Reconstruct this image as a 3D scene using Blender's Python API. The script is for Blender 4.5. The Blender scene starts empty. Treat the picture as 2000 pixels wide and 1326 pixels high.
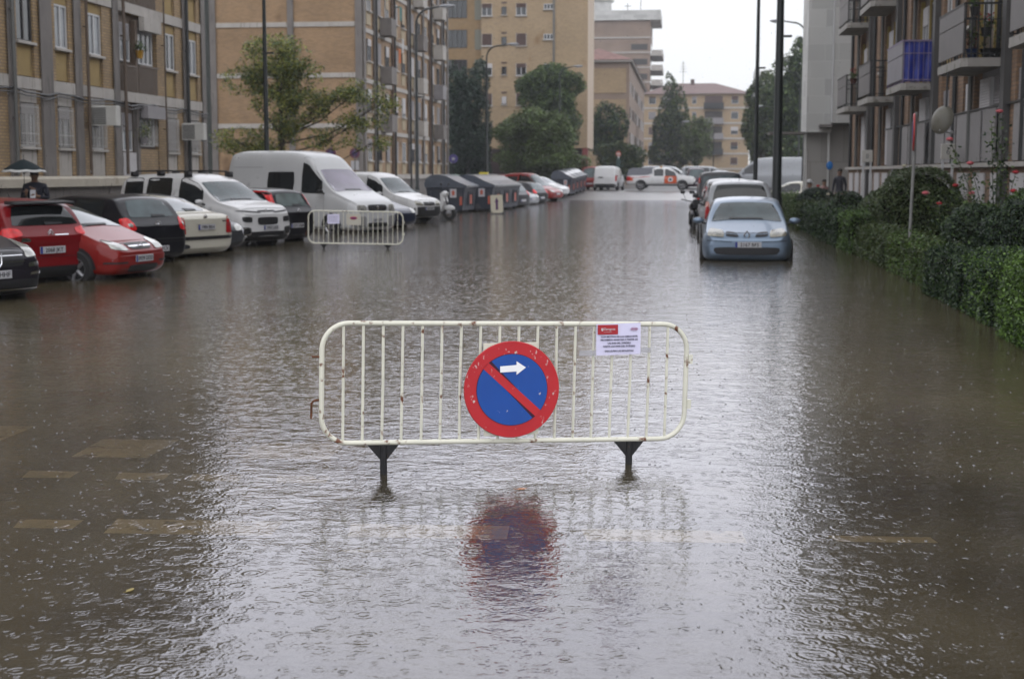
import bpy, bmesh, math, random
import numpy as np
from mathutils import Vector, Matrix
from mathutils.bvhtree import BVHTree
R = math.radians
rnd = random.Random(7)
nprng = np.random.default_rng(11)
SC = bpy.context.scene
COL = SC.collection

# ------------------------------------------------------------------ camera
cam_d = bpy.data.cameras.new('camera'); cam = bpy.data.objects.new('camera', cam_d); COL.objects.link(cam)
cam_d.sensor_width = 36; cam_d.lens = 50.0; cam_d.clip_end = 2000; cam_d.clip_start = .1
cam.location = (0, 0, 1.75); cam.rotation_euler = (R(90-6.6727), 0, R(6.8906))
cam_d.dof.use_dof = True; cam_d.dof.focus_distance = 8.5; cam_d.dof.aperture_fstop = 3.6
SC.camera = cam
# ------------------------------------------------------------------ world: overcast sky
W = bpy.data.worlds.new('World'); SC.world = W; W.use_nodes = True
nt = W.node_tree; N = nt.nodes; Lk = nt.links
bg = N['Background']; bg.inputs['Strength'].default_value = 0.1
sky = N.new('ShaderNodeTexSky'); sky.sky_type = 'NISHITA'; sky.sun_disc = False
sky.sun_elevation = R(58); sky.sun_rotation = R(200); sky.dust_density = 6; sky.air_density = 1
hs = N.new('ShaderNodeHueSaturation'); hs.inputs['Saturation'].default_value = .3
Lk.new(sky.outputs[0], hs.inputs['Color'])
tc = N.new('ShaderNodeTexCoord'); sx = N.new('ShaderNodeSeparateXYZ'); Lk.new(tc.outputs['Generated'], sx.inputs[0])
rp = N.new('ShaderNodeValToRGB'); Lk.new(sx.outputs['Z'], rp.inputs[0])   # overcast sky; bright low band shaped for the water's sheen, zenith kept dim
rp.color_ramp.elements[0].position = .0; rp.color_ramp.elements[0].color = (.405, .412, .42, 1)
rp.color_ramp.elements[1].position = 1.; rp.color_ramp.elements[1].color = (.46, .47, .49, 1)
e_ = rp.color_ramp.elements.new(.12); e_.color = (.45, .457, .468, 1)
e_ = rp.color_ramp.elements.new(.19); e_.color = (.90, .905, .95, 1)
e_ = rp.color_ramp.elements.new(.36); e_.color = (.96, .97, 1.06, 1)
vm = N.new('ShaderNodeVectorMath'); vm.operation = 'SCALE'; Lk.new(rp.outputs[0], vm.inputs[0]); vm.inputs['Scale'].default_value = 26
mx = N.new('ShaderNodeMix'); mx.data_type = 'RGBA'; mx.inputs[0].default_value = .9
Lk.new(hs.outputs[0], mx.inputs[6]); Lk.new(vm.outputs[0], mx.inputs[7]); Lk.new(mx.outputs[2], bg.inputs['Color'])
# ------------------------------------------------------------------ sun behind the clouds
sl = bpy.data.lights.new('sun', 'SUN'); sl.energy = .5; sl.angle = R(45); sl.color = (1, .98, .95)
so = bpy.data.objects.new('sun', sl); COL.objects.link(so); so.rotation_euler = (R(32), 0, R(20)); so.location = (0, 0, 60)
SC.view_settings.view_transform = 'Standard'; SC.view_settings.look = 'None'
SC.view_settings.exposure = 0; SC.view_settings.gamma = 1; SC.view_settings.use_curve_mapping = False
SC.cycles.use_denoising = True; SC.cycles.adaptive_threshold = .006; SC.cycles.max_bounces = 6; SC.cycles.transparent_max_bounces = 12
SC.cycles.volume_bounces = 0; SC.cycles.sample_clamp_indirect = 8; SC.cycles.volume_step_rate = 10
try: SC.cycles.denoiser = 'OPENIMAGEDENOISE'
except Exception: pass

# ------------------------------------------------------------------ materials
MATS = {}
def pm(name, col, rough=.55, metal=0, var=.0, vs=3., coat=0, spec=.35, dirt=None, dirt_s=2., dirt_t=.6, bump=0, bs=40, island=0, alpha=1, trans=0, streak=None, wall=None, tr=None, k=.62):
    """procedural Principled material; wall = 'brick' size tuple for brick courses"""
    if name in MATS: return MATS[name]
    if not metal or metal < .9: col = tuple(x*k for x in col)   # dimmer light put into all base colours; wet surfaces are darker too
    if dirt: dirt = tuple(x*k for x in dirt)
    m = bpy.data.materials.new(name); m.use_nodes = True; t = m.node_tree; n = t.nodes; l = t.links
    b = n['Principled BSDF']; b.inputs['Roughness'].default_value = rough; b.inputs['Metallic'].default_value = metal
    b.inputs['Specular IOR Level'].default_value = spec
    if coat: b.inputs['Coat Weight'].default_value = coat; b.inputs['Coat Roughness'].default_value = .04
    co = n.new('ShaderNodeTexCoord'); vec = co.outputs['Object']
    rgb = n.new('ShaderNodeRGB'); rgb.outputs[0].default_value = (*col, 1); c = rgb.outputs[0]
    if wall:
        s = n.new('ShaderNodeSeparateXYZ'); l.new(vec, s.inputs[0])
        a = n.new('ShaderNodeMath'); a.operation = 'ADD'; l.new(s.outputs[0], a.inputs[0]); l.new(s.outputs[1], a.inputs[1])
        cb = n.new('ShaderNodeCombineXYZ'); l.new(a.outputs[0], cb.inputs[0]); l.new(s.outputs[2], cb.inputs[1])
        bt = n.new('ShaderNodeTexBrick'); l.new(cb.outputs[0], bt.inputs['Vector'])
        bt.inputs['Scale'].default_value = 1; bt.inputs['Brick Width'].default_value = wall[0]; bt.inputs['Row Height'].default_value = wall[1]
        bt.inputs['Mortar Size'].default_value = wall[2]; bt.inputs['Mortar Smooth'].default_value = .3
        bt.inputs['Color1'].default_value = (*[x*1.12 for x in col], 1); bt.inputs['Color2'].default_value = (*[x*.82 for x in col], 1)
        bt.inputs['Mortar'].default_value = (*wall[3], 1); bt.inputs['Bias'].default_value = 0
        c = bt.outputs['Color']
    def noise(scale, detail=4, v=None):
        q = n.new('ShaderNodeTexNoise'); q.inputs['Scale'].default_value = scale; q.inputs['Detail'].default_value = detail
        l.new(v or vec, q.inputs['Vector']); return q.outputs['Fac']
    def scale(cin, fac, lo, hi):
        mr = n.new('ShaderNodeMapRange'); l.new(fac, mr.inputs[0]); mr.inputs[1].default_value = .3; mr.inputs[2].default_value = .7
        mr.inputs[3].default_value = lo; mr.inputs[4].default_value = hi
        v = n.new('ShaderNodeVectorMath'); v.operation = 'SCALE'; l.new(cin, v.inputs[0]); l.new(mr.outputs[0], v.inputs['Scale']); return v.outputs[0]
    if var: c = scale(c, noise(vs), 1-var, 1+var)
    if island:
        g = n.new('ShaderNodeNewGeometry'); mr = n.new('ShaderNodeMapRange'); l.new(g.outputs['Random Per Island'], mr.inputs[0])
        mr.inputs[3].default_value = 1-island; mr.inputs[4].default_value = 1+island
        v = n.new('ShaderNodeVectorMath'); v.operation = 'SCALE'; l.new(c, v.inputs[0]); l.new(mr.outputs[0], v.inputs['Scale']); c = v.outputs[0]
    if dirt:
        cr = n.new('ShaderNodeValToRGB'); cr.color_ramp.elements[0].position = dirt_t; cr.color_ramp.elements[1].position = min(1, dirt_t+.08)
        dv = vec
        if streak:
            mp = n.new('ShaderNodeMapping'); mp.inputs['Scale'].default_value = streak; l.new(vec, mp.inputs[0]); dv = mp.outputs[0]
        l.new(noise(dirt_s, 6, dv), cr.inputs[0])
        k = n.new('ShaderNodeMix'); k.data_type = 'RGBA'; l.new(cr.outputs[0], k.inputs[0]); l.new(c, k.inputs[6]); k.inputs[7].default_value = (*dirt, 1); c = k.outputs[2]
    l.new(c, b.inputs['Base Color'])
    if bump:
        bp = n.new('ShaderNodeBump'); bp.inputs['Strength'].default_value = 1; bp.inputs['Distance'].default_value = bump
        l.new(noise(bs), bp.inputs['Height']); l.new(bp.outputs[0], b.inputs['Normal'])
    if alpha < 1: b.inputs['Alpha'].default_value = alpha
    if trans: b.inputs['Transmission Weight'].default_value = trans; b.inputs['IOR'].default_value = 1.33
    if tr:   # light shining through a leaf
        tl = n.new('ShaderNodeBsdfTranslucent'); l.new(c, tl.inputs[0]); ms = n.new('ShaderNodeMixShader'); ms.inputs[0].default_value = tr
        l.new(b.outputs[0], ms.inputs[1]); l.new(tl.outputs[0], ms.inputs[2]); l.new(ms.outputs[0], n['Material Output'].inputs[0])
    MATS[name] = m; return m
def paint(name, col, metal=.0): return pm(name, col, rough=.3, metal=metal, spec=.12, coat=.3, k=.52, var=.05, vs=1.5, dirt=tuple(min(1, c*.7+.02) for c in col), dirt_s=3, dirt_t=.66)

# ------------------------------------------------------------------ mesh helpers
class MB:
    def __init__(s): s.v = []; s.f = []; s.m = []; s.M = None
    def add(s, vs, fs, mi=0):
        o = len(s.v); s.v += [tuple((s.M @ Vector(p)) if s.M else p) for p in vs]
        s.f += [tuple(i+o for i in f) for f in fs]; s.m += [mi]*len(fs); return s
    def box(s, x0, x1, y0, y1, z0, z1, mi=0):
        if x0 > x1: x0, x1 = x1, x0
        if y0 > y1: y0, y1 = y1, y0
        return s.add([(x0,y0,z0),(x1,y0,z0),(x1,y1,z0),(x0,y1,z0),(x0,y0,z1),(x1,y0,z1),(x1,y1,z1),(x0,y1,z1)],
                     [(0,3,2,1),(4,5,6,7),(0,1,5,4),(1,2,6,5),(2,3,7,6),(3,0,4,7)], mi)
    def bbox(s, x0, x1, y0, y1, z0, z1, b=.01, mi=0):   # box with chamfered vertical and top edges
        vs = []; 
        for z, k in ((z0, 0), (z1-b, 0), (z1, b)):
            a0, a1, c0, c1 = x0+k, x1-k, y0+k, y1-k
            vs += [(a0+b,c0,z),(a1-b,c0,z),(a1,c0+b,z),(a1,c1-b,z),(a1-b,c1,z),(a0+b,c1,z),(a0,c1-b,z),(a0,c0+b,z)]
        fs = [tuple(range(7,-1,-1)), tuple(range(16,24))]
        for r in (0, 8): fs += [(r+i, r+(i+1)%8, r+8+(i+1)%8, r+8+i) for i in range(8)]
        return s.add(vs, fs, mi)
    def tube(s, pts, rad, n=10, mi=0, cap=True, closed=False):
        pts = [Vector(p) for p in pts]; rs = rad if isinstance(rad, (list, tuple)) else [rad]*len(pts)
        vs = []; k = len(pts); prev = None
        for i, p in enumerate(pts):
            if closed: d = pts[(i+1)%k]-pts[i-1]
            else: d = pts[min(i+1,k-1)]-pts[max(i-1,0)]
            d.normalize()
            if prev is None:
                a = Vector((0,0,1)) if abs(d.z) < .9 else Vector((1,0,0)); u = d.cross(a).normalized()
            else: u = (prev - d*prev.dot(d)).normalized()
            prev = u; w = d.cross(u)
            for j in range(n):
                t = 2*math.pi*j/n; q = p + (u*math.cos(t)+w*math.sin(t))*rs[i]; vs.append(tuple(q))
        fs = []
        for i in range(k if closed else k-1):
            a, b = i*n, ((i+1)%k)*n
            fs += [(a+j, a+(j+1)%n, b+(j+1)%n, b+j) for j in range(n)]
        if cap and not closed: fs += [tuple(range(n-1,-1,-1)), tuple(range((k-1)*n, k*n))]
        return s.add(vs, fs, mi)
    def lathe(s, prof, n=20, c=(0,0,0), axis='z', mi=0, cap=True):
        vs = []
        for r, h in prof:
            for j in range(n):
                t = 2*math.pi*j/n; a, b = r*math.cos(t), r*math.sin(t)
                vs.append({'z': (c[0]+a, c[1]+b, c[2]+h), 'y': (c[0]+a, c[1]+h, c[2]+b), 'x': (c[0]+h, c[1]+a, c[2]+b)}[axis])
        fs = []
        for i in range(len(prof)-1): fs += [(i*n+j, i*n+(j+1)%n, (i+1)*n+(j+1)%n, (i+1)*n+j) for j in range(n)]
        if cap: fs += [tuple(range(n-1,-1,-1)), tuple(range((len(prof)-1)*n, len(prof)*n))]
        return s.add(vs, fs, mi)
    def prism(s, poly, a0, a1, axis='y', mi=0):  # polygon in the other two axes extruded along axis
        n = len(poly); f = {'y': lambda u, v, a: (u, a, v), 'x': lambda u, v, a: (a, u, v), 'z': lambda u, v, a: (u, v, a)}[axis]
        return s.add([f(u, v, a0) for u, v in poly]+[f(u, v, a1) for u, v in poly],
                     [tuple(range(n)), tuple(range(2*n-1, n-1, -1))]+[(i, i+n, (i+1)%n+n, (i+1)%n) for i in range(n)], mi)
    def ell(s, c, r, nu=14, nv=9, mi=0, jit=0, seed=0):
        g = random.Random(seed); vs = []
        for i in range(nv+1):
            p = math.pi*i/nv
            for j in range(nu):
                t = 2*math.pi*j/nu; k = 1+g.uniform(-jit, jit)
                vs.append((c[0]+r[0]*math.sin(p)*math.cos(t)*k, c[1]+r[1]*math.sin(p)*math.sin(t)*k, c[2]+r[2]*math.cos(p)*k))
        fs = [(i*nu+j, i*nu+(j+1)%nu, (i+1)*nu+(j+1)%nu, (i+1)*nu+j) for i in range(nv) for j in range(nu)]
        return s.add(vs, fs, mi)
    def mesh(s, name, mats, smooth=False, fix=True):
        me = bpy.data.meshes.new(name); me.from_pydata(s.v, [], s.f)
        for m in (mats if isinstance(mats, (list, tuple)) else [mats]): me.materials.append(m)
        me.polygons.foreach_set('material_index', s.m)
        if fix and len(s.v) < 60000:
            b = bmesh.new(); b.from_mesh(me); bmesh.ops.remove_doubles(b, verts=b.verts, dist=1e-5); bmesh.ops.recalc_face_normals(b, faces=b.faces); b.to_mesh(me); b.free()
        if smooth:
            me.polygons.foreach_set('use_smooth', [True]*len(me.polygons))
            try: me.set_sharp_from_angle(angle=R(38))
            except Exception: pass
        me.update(); return me
def link(name, me, parent=None, loc=(0,0,0), rz=0):
    o = bpy.data.objects.new(name, me); COL.objects.link(o); o.location = loc; o.rotation_euler = (0, 0, rz)
    if parent: o.parent = parent
    return o
def obj(name, mb, mats, parent=None, smooth=False, loc=(0,0,0), rz=0):
    return link(name, mb.mesh(name, mats, smooth), parent, loc, rz)
def tag(o, label, cat=None, group=None, kind=None):
    if label: o['label'] = label
    if cat: o['category'] = cat
    if group: o['group'] = group
    if kind: o['kind'] = kind
    return o
def thing(name, label, cat, loc=(0,0,0), rz=0, group=None, kind=None):
    o = bpy.data.objects.new(name, None); COL.objects.link(o); o.empty_display_size = .3
    o.location = loc; o.rotation_euler = (0, 0, rz); return tag(o, label, cat, group, kind)
def dup(o, parent=None):
    c = o.copy(); COL.objects.link(c)
    if parent: c.parent = parent
    for ch in o.children: dup(ch, c)
    return c
def structure(name, mb, mats, smooth=False):
    o = obj(name, mb, mats, None, smooth); o['kind'] = 'structure'; return o
def text_mesh(txt, size, depth=.001, align='CENTER', bold=0):
    cu = bpy.data.curves.new('t', 'FONT'); cu.body = txt; cu.size = size; cu.align_x = align; cu.align_y = 'CENTER'; cu.extrude = depth; cu.offset = bold
    cu.resolution_u = 2
    o = bpy.data.objects.new('t', cu); COL.objects.link(o); dg = bpy.context.evaluated_depsgraph_get()
    me = bpy.data.meshes.new_from_object(o.evaluated_get(dg)); bpy.data.objects.remove(o); return me
def text(name, txt, size, mat, parent, loc, rot, bold=0, depth=.001):
    me = text_mesh(txt, size, depth, bold=bold); me.materials.clear(); me.materials.append(mat)
    o = bpy.data.objects.new(name, me); COL.objects.link(o); o.parent = parent; o.location = loc; o.rotation_euler = rot; return o

def gz(y):   # street level along its length (water stands at z = 0)
    pts = [(-80,-.05),(3,-.10),(9,-.125),(16,-.13),(60,-.14),(86,-.2),(105,.40),(118,.42),(900,.5)]
    for (a, za), (b, zb) in zip(pts, pts[1:]):
        if y <= b: return za+(zb-za)*(y-a)/(b-a)
    return .5
HAZE = .0004
# ================================================================== setting
asphalt = pm('asphalt', (.055,.052,.05), rough=.28, var=.25, vs=.7, bump=.004, bs=90, dirt=(.09,.08,.065), dirt_s=.8, dirt_t=.55)
concrete = pm('wet_concrete', (.22,.2,.175), rough=.4, var=.2, vs=1.3, bump=.003, bs=60, dirt=(.12,.11,.09), dirt_s=1.5)
ys = [-80,-20,0,3,6,9,12,16,25,40,60,86,92,98,105,118,150,250,420,900]
g = MB(); xs = [-400,-60,-13.4,3.0,60,400]
for i in range(len(ys)-1):
    for j in range(len(xs)-1):
        g.add([(xs[j],ys[i],gz(ys[i])-.02),(xs[j+1],ys[i],gz(ys[i])-.02),(xs[j+1],ys[i+1],gz(ys[i+1])-.02),(xs[j],ys[i+1],gz(ys[i+1])-.02)], [(0,1,2,3)])
structure('ground', g, pm('ground', (.13,.12,.1), rough=.6, var=.25, vs=.6, bump=.01, bs=30))
g = MB()
for i in range(len(ys)-1):
    g.add([(-13.3,ys[i],gz(ys[i])),(2.75,ys[i],gz(ys[i])),(2.75,ys[i+1],gz(ys[i+1])),(-13.3,ys[i+1],gz(ys[i+1]))], [(0,1,2,3)])
g.add([(-60,100,.405),(-13.3,100,.405),(-13.3,126,.445),(-60,126,.445)], [(0,1,2,3)]); g.add([(2.75,100,.405),(60,100,.405),(60,126,.445),(2.75,126,.445)], [(0,1,2,3)])
structure('road', g, asphalt)
g = MB(); yy = [8+4*i for i in range(24)]
def paved(x0, x1, dz, kerb_side):
    m = MB()
    for a, b in zip(yy, yy[1:]):
        za, zb = max(gz(a)+dz, gz(a)+.1), max(gz(b)+dz, gz(b)+.1)
        m.add([(x0,a,gz(a)-.1),(x1,a,gz(a)-.1),(x1,b,gz(b)-.1),(x0,b,gz(b)-.1),(x0,a,za),(x1,a,za),(x1,b,zb),(x0,b,zb)], [(4,5,6,7),(0,4,7,3),(1,2,6,5)])
    return m
structure('left_pavement', paved(-17.6, -13.3, .215, 1), concrete)
structure('right_pavement', paved(2.75, 3.89, .05, -1), concrete)
m = MB(); m.box(3.9, 6.25, 8, 66, -.3, .10); structure('garden_soil', m, pm('soil', (.05,.038,.024), rough=.9, var=.3, bump=.02, bs=12))
# painted markings, under the flood water
mk = MB(); zt_ = lambda y: gz(y)+.004
def stripe(x0, x1, y0, y1, sk=.06):
    mk.add([(x0, y0, zt_(y0)+.002), (x1, y0+sk*(x1-x0), zt_(y0)+.002), (x1-.02, y1+sk*(x1-x0), zt_(y1)+.002), (x0-.05, y1, zt_(y1)+.002)], [(0,1,2,3)])
stripe(-3.50,-3.18,6.98,7.17); stripe(-2.98,-2.1,6.93,7.24); stripe(-1.70,-.88,7.01,7.29); stripe(-.47,.34,7.08,7.33); stripe(.8,1.3,7.22,7.34)
for x in (-4.04,-3.45,-2.98,-2.44): stripe(x, x+.3, 8.2+.03*(x+4), 8.4+.03*(x+4))
stripe(-4.02,-3.5,8.86,9.5); stripe(-5.4,-4.75,8.8,9.9); stripe(-6.6,-6.0,8.7,9.8); stripe(-2.9,-2.3,8.95,9.5)
stripe(-1.63,-1.46,6.70,6.75, .2)
structure('road_markings', mk, pm('road_paint', (.95,.90,.72), k=1, rough=.6, var=.15, vs=9, dirt=(.16,.14,.11), dirt_s=7, dirt_t=.60))

# ---- flood water: murky body, mirror-like surface broken by rain rings
wm = bpy.data.materials.new('flood_water'); wm.use_nodes = True; t = wm.node_tree; n = t.nodes; l = t.links; n.remove(n['Principled BSDF'])
co = n.new('ShaderNodeTexCoord'); OC = co.outputs['Object']
def M2(op, a, b=None, c=None):
    k = n.new('ShaderNodeMath'); k.operation = op
    for i, x in enumerate((a, b, c)):
        if x is None: continue
        if isinstance(x, (int, float)): k.inputs[i].default_value = x
        else: l.new(x, k.inputs[i])
    return k.outputs[0]
def noi(scale, detail=2, sc=(1,1,1), rough=.5, dist=0):
    mp = n.new('ShaderNodeMapping'); mp.inputs['Scale'].default_value = sc; l.new(OC, mp.inputs[0])
    q = n.new('ShaderNodeTexNoise'); q.inputs['Scale'].default_value = scale; q.inputs['Detail'].default_value = detail; q.inputs['Roughness'].default_value = rough
    q.inputs['Distortion'].default_value = dist; l.new(mp.outputs[0], q.inputs['Vector']); return q.outputs['Fac']
def rings(scale, k, off, thr):
    mp = n.new('ShaderNodeMapping'); mp.inputs['Location'].default_value = off; l.new(OC, mp.inputs[0])
    v = n.new('ShaderNodeTexVoronoi'); v.voronoi_dimensions = '2D'; v.inputs['Scale'].default_value = scale; l.new(mp.outputs[0], v.inputs['Vector'])
    s = n.new('ShaderNodeSeparateColor'); l.new(v.outputs['Color'], s.inputs[0])
    r0 = M2('MULTIPLY_ADD', s.outputs[0], .36, .03)
    x = M2('SUBTRACT', v.outputs['Distance'], r0)
    g_ = M2('EXPONENT', M2('MULTIPLY', M2('MULTIPLY', x, x), -k*k*.035))
    on = M2('GREATER_THAN', s.outputs[1], thr)
    amp = M2('MULTIPLY', M2('SUBTRACT', 1.1, M2('MULTIPLY', r0, 2.2)), on)
    return M2('MULTIPLY', M2('MULTIPLY', M2('COSINE', M2('MULTIPLY', x, k)), g_), amp)
h = M2('MULTIPLY', rings(3.1, 60, (0,0,0), .25), .0010)
h = M2('ADD', h, M2('MULTIPLY', rings(5.3, 42, (3.3,1.7,0), .2), .0009))
h = M2('ADD', h, M2('MULTIPLY', rings(9.0, 34, (7.1,4.2,0), .25), .0007))
h = M2('ADD', h, M2('MULTIPLY', noi(2.0, 2, (1,1.4,1)), .0065))
h = M2('ADD', h, M2('MULTIPLY', noi(8, 3, (1,1.3,1), .55, .3), .0052))
h = M2('ADD', h, M2('MULTIPLY', noi(3.6, 3, (1,1.35,1), .5, .6), .0048))
h = M2('ADD', h, M2('MULTIPLY', noi(19, 2, (1,1.15,1), .5, .4), .0024))
h = M2('ADD', h, M2('MULTIPLY', noi(34, 2, (1,1.25,1)), .0010))
bp = n.new('ShaderNodeBump'); bp.inputs['Distance'].default_value = 1.0; bp.inputs['Strength'].default_value = .72; l.new(h, bp.inputs['Height'])
gl = n.new('ShaderNodeBsdfGlossy'); l.new(M2('MULTIPLY_ADD', noi(1.3, 3),   .10, .03), gl.inputs['Roughness']); gl.inputs['Color'].default_value = (.94,.945,1,1); l.new(bp.outputs[0], gl.inputs['Normal'])
df = n.new('ShaderNodeBsdfDiffuse')
cr = n.new('ShaderNodeValToRGB'); cr.color_ramp.elements[0].position = .35; cr.color_ramp.elements[0].color = (.068,.056,.032,1); cr.color_ramp.elements[1].position = .7; cr.color_ramp.elements[1].color = (.100,.083,.048,1)
l.new(noi(.5, 3), cr.inputs[0]); l.new(cr.outputs[0], df.inputs[0])
tp = n.new('ShaderNodeBsdfTransparent'); tp.inputs[0].default_value = (.62,.53,.38,1)
mb1 = n.new('ShaderNodeMixShader'); sy = n.new('ShaderNodeSeparateXYZ'); l.new(OC, sy.inputs[0]); mr_ = n.new('ShaderNodeMapRange'); l.new(sy.outputs[1], mr_.inputs[0])   # the flood deepens up the street and hides the road
mr_.inputs[1].default_value = 7.5; mr_.inputs[2].default_value = 13; mr_.inputs[3].default_value = .85; mr_.inputs[4].default_value = .08
l.new(M2('MULTIPLY', M2('MULTIPLY_ADD', noi(.7, 3), .9, .25), mr_.outputs[0]), mb1.inputs[0]); l.new(df.outputs[0], mb1.inputs[1]); l.new(tp.outputs[0], mb1.inputs[2])
fr = n.new('ShaderNodeFresnel'); fr.inputs['IOR'].default_value = 1.58; l.new(bp.outputs[0], fr.inputs['Normal'])
fr2 = n.new('ShaderNodeFresnel'); fr2.inputs['IOR'].default_value = 1.58; FR = M2('MULTIPLY_ADD', fr.outputs[0], .5, M2('MULTIPLY', fr2.outputs[0], .5))
mb2 = n.new('ShaderNodeMixShader'); l.new(FR, mb2.inputs[0]); l.new(mb1.outputs[0], mb2.inputs[1]); l.new(gl.outputs[0], mb2.inputs[2])
l.new(mb2.outputs[0], n['Material Output'].inputs[0])
m = MB(); m.add([(-70,-25,0),(40,-25,0),(40,100,0),(-70,100,0)], [(0,1,2,3)])
structure('flood_water', m, wm)

# ---- rain: splash crowns on the water and drops in the air
g = MB()
dropm = pm('rain_water', (.30,.30,.31), k=1, rough=.12, spec=.5, alpha=.38)
for i in range(4200):
    y = 2.8+ 34*rnd.random()**1.5; x = -.121*y + rnd.uniform(-.40,.42)*y*1.05
    if x > 3.2 or x < -8.6: continue
    s = rnd.uniform(.2, .55)+.009*y
    if rnd.random() < .12: g.tube([(x,y,-.002),(x,y,.010*s),(x,y,.019*s)], [.004*s,.002*s,.0008*s], 4)
    r = .011*s; g.lathe([(r*.8,-.001),(r,.004*s),(r*1.35,.008*s*rnd.uniform(.5,1)),(r*1.2,.003*s)], 8, (x,y,0), cap=False)
    for q in range(rnd.randint(0, 3)):
        a = rnd.random()*6.28; k_ = rnd.uniform(1.5, 3.2)*r; g.ell((x+k_*math.cos(a), y+k_*math.sin(a), rnd.uniform(.004,.016)*s), (.0022*s,)*3, 4, 3)
o = obj('rain_splashes', g, dropm, smooth=True); tag(o, 'small splashes thrown up by rain drops on the flood water', 'splashes', None, 'stuff')
g = MB()
for i in range(2600):
    y = 5+60*rnd.random()**1.1; x = -.121*y + rnd.uniform(-.40,.40)*y; z = rnd.uniform(.1, 1.75+.16*y)
    s = rnd.uniform(.6, 1.3); g.ell((x, y, z), (.0007*s+.00011*y, .0007*s+.00011*y, .0022*s+.0002*y), 5, 4)
o = obj('falling_rain', g, dropm, smooth=True); tag(o, 'falling rain drops over the flooded street', 'rain', None, 'stuff')

# ================================================================== vegetation
def rand_unit(nn):
    v = nprng.normal(size=(nn,3)); return v/np.linalg.norm(v, axis=1)[:,None]
def leaf_mesh(name, P, size, mats, up=.35, aspect=.55, out=None, outw=0.):
    """one small folded leaf per point"""
    nn = len(P); nrm = rand_unit(nn); nrm[:,2] = np.abs(nrm[:,2])+up
    if out is not None: nrm = nrm + out*outw
    nrm /= np.linalg.norm(nrm, axis=1)[:,None]
    a = np.cross(nrm, rand_unit(nn)); a /= np.linalg.norm(a, axis=1)[:,None]; b = np.cross(nrm, a)
    s = size*(.6+.8*nprng.random(nn))[:,None]
    V = np.stack([P-a*s*.5, P+b*s*aspect*.5-nrm*s*.06, P+a*s*.5, P-b*s*aspect*.5-nrm*s*.06], 1).reshape(-1,3)
    F = np.arange(nn*4).reshape(-1,4)
    me = bpy.data.meshes.new(name); me.vertices.add(len(V)); me.vertices.foreach_set('co', V.ravel().astype(np.float32))
    me.loops.add(nn*4); me.loops.foreach_set('vertex_index', F.ravel().astype(np.int32))
    me.polygons.add(nn); me.polygons.foreach_set('loop_start', np.arange(0,nn*4,4,dtype=np.int32)); me.polygons.foreach_set('loop_total', np.full(nn,4,np.int32))
    for mt in mats: me.materials.append(mt)
    if len(mats) > 1: me.polygons.foreach_set('material_index', nprng.integers(0, len(mats), nn).astype(np.int32))
    me.update(calc_edges=True); return me
def vnoise(P, f, seed=0):
    """cheap smooth noise in -1..1 for clumping"""
    q = P*f+seed*7.3
    return (np.sin(q[:,0]*1.7+np.sin(q[:,1]*1.3))+np.sin(q[:,1]*1.9+np.sin(q[:,2]*1.1+q[:,0]))+np.sin(q[:,2]*2.1+np.sin(q[:,0]*1.5)))/3
def blob_points(blobs, dens, clump=1.6, thr=-.35, shell=.5, seed=0):
    out = []
    for (c, r) in blobs:
        nn = int(dens*r[0]*r[1]*r[2]*4.2)+8; u = rand_unit(nn)
        rad = (shell+(1-shell)*nprng.random(nn))**.6
        rad = rad*(1+.16*vnoise(u*2.2+np.array(c), 1.5, seed))
        P = np.array(c)+u*rad[:,None]*np.array(r); k = vnoise(P, clump, seed) > thr; out.append(P[k])
    return np.concatenate(out)
GR = {}
def leafmat(name, col, v=.35): return pm(name, col, rough=.5, island=v, spec=.3, tr=.2, var=.3, vs=.8, k=.85)
bark = pm('bark', (.055,.042,.03), rough=.85, var=.3, vs=6, bump=.01, bs=25)
def tree(label, x, y, z0, h, blobs, dens, size, mats, trunk_r=.16, thr=-.35, clump=1.6, group='trees along the street', limbs=True, up=.35, trunk_h=None, name='tree', shell=.5, grow=1.13):
    t = thing(name, label, 'tree', (x, y, z0), 0, group)
    m = MB(); th = trunk_h or h*.45
    m.tube([(0,0,-.1),(.03,.02,th*.4),(-.03,.0,th),(0,.02,h*.72)], [trunk_r*1.25, trunk_r, trunk_r*.75, trunk_r*.25], 9)
    tr = obj('trunk', m, bark, t, True)
    if limbs:
        for i, (c, r) in enumerate(blobs):
            b0 = Vector((0,0,min(th*.95, max(.3, c[2]-.6-.25*abs(c[0])))+rnd.uniform(-.1,.1)*th*.3)); c_ = Vector(c); mid = b0.lerp(c_, .5)+Vector((0,0,-.08*(c_-b0).length))
            m = MB(); m.tube([b0, mid, c_], [trunk_r*.32, trunk_r*.2, trunk_r*.08], 6)
            for q in range(5):
                d = Vector((rnd.uniform(-1,1)*r[0], rnd.uniform(-1,1)*r[1], rnd.uniform(-.6,1)*r[2]))*.8
                m.tube([c_.lerp(mid, rnd.random()*.6), c_+d*.5+Vector((0,0,.03)), c_+d], [trunk_r*.09, trunk_r*.05, .005], 4)
            obj('limb', m, bark, t, True)
    blobs = [(c, tuple(q*grow for q in r)) for c, r in blobs]; P = blob_points(blobs, dens, clump, thr, shell, seed=x)
    link('crown', leaf_mesh('crown', P, size, mats, up), t); return t
def auto_blobs(c, r, k, br, seed):
    g_ = random.Random(seed); out = [(c, tuple(q*.62 for q in r))]
    for i in range(k):
        u = Vector((g_.gauss(0,1), g_.gauss(0,1), g_.gauss(0,1))).normalized(); s = g_.uniform(.55,.8)
        out.append(((c[0]+u.x*r[0]*s, c[1]+u.y*r[1]*s, c[2]+u.z*r[2]*s), tuple(q*br*g_.uniform(.75,1.2) for q in r)))
    return out
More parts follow.
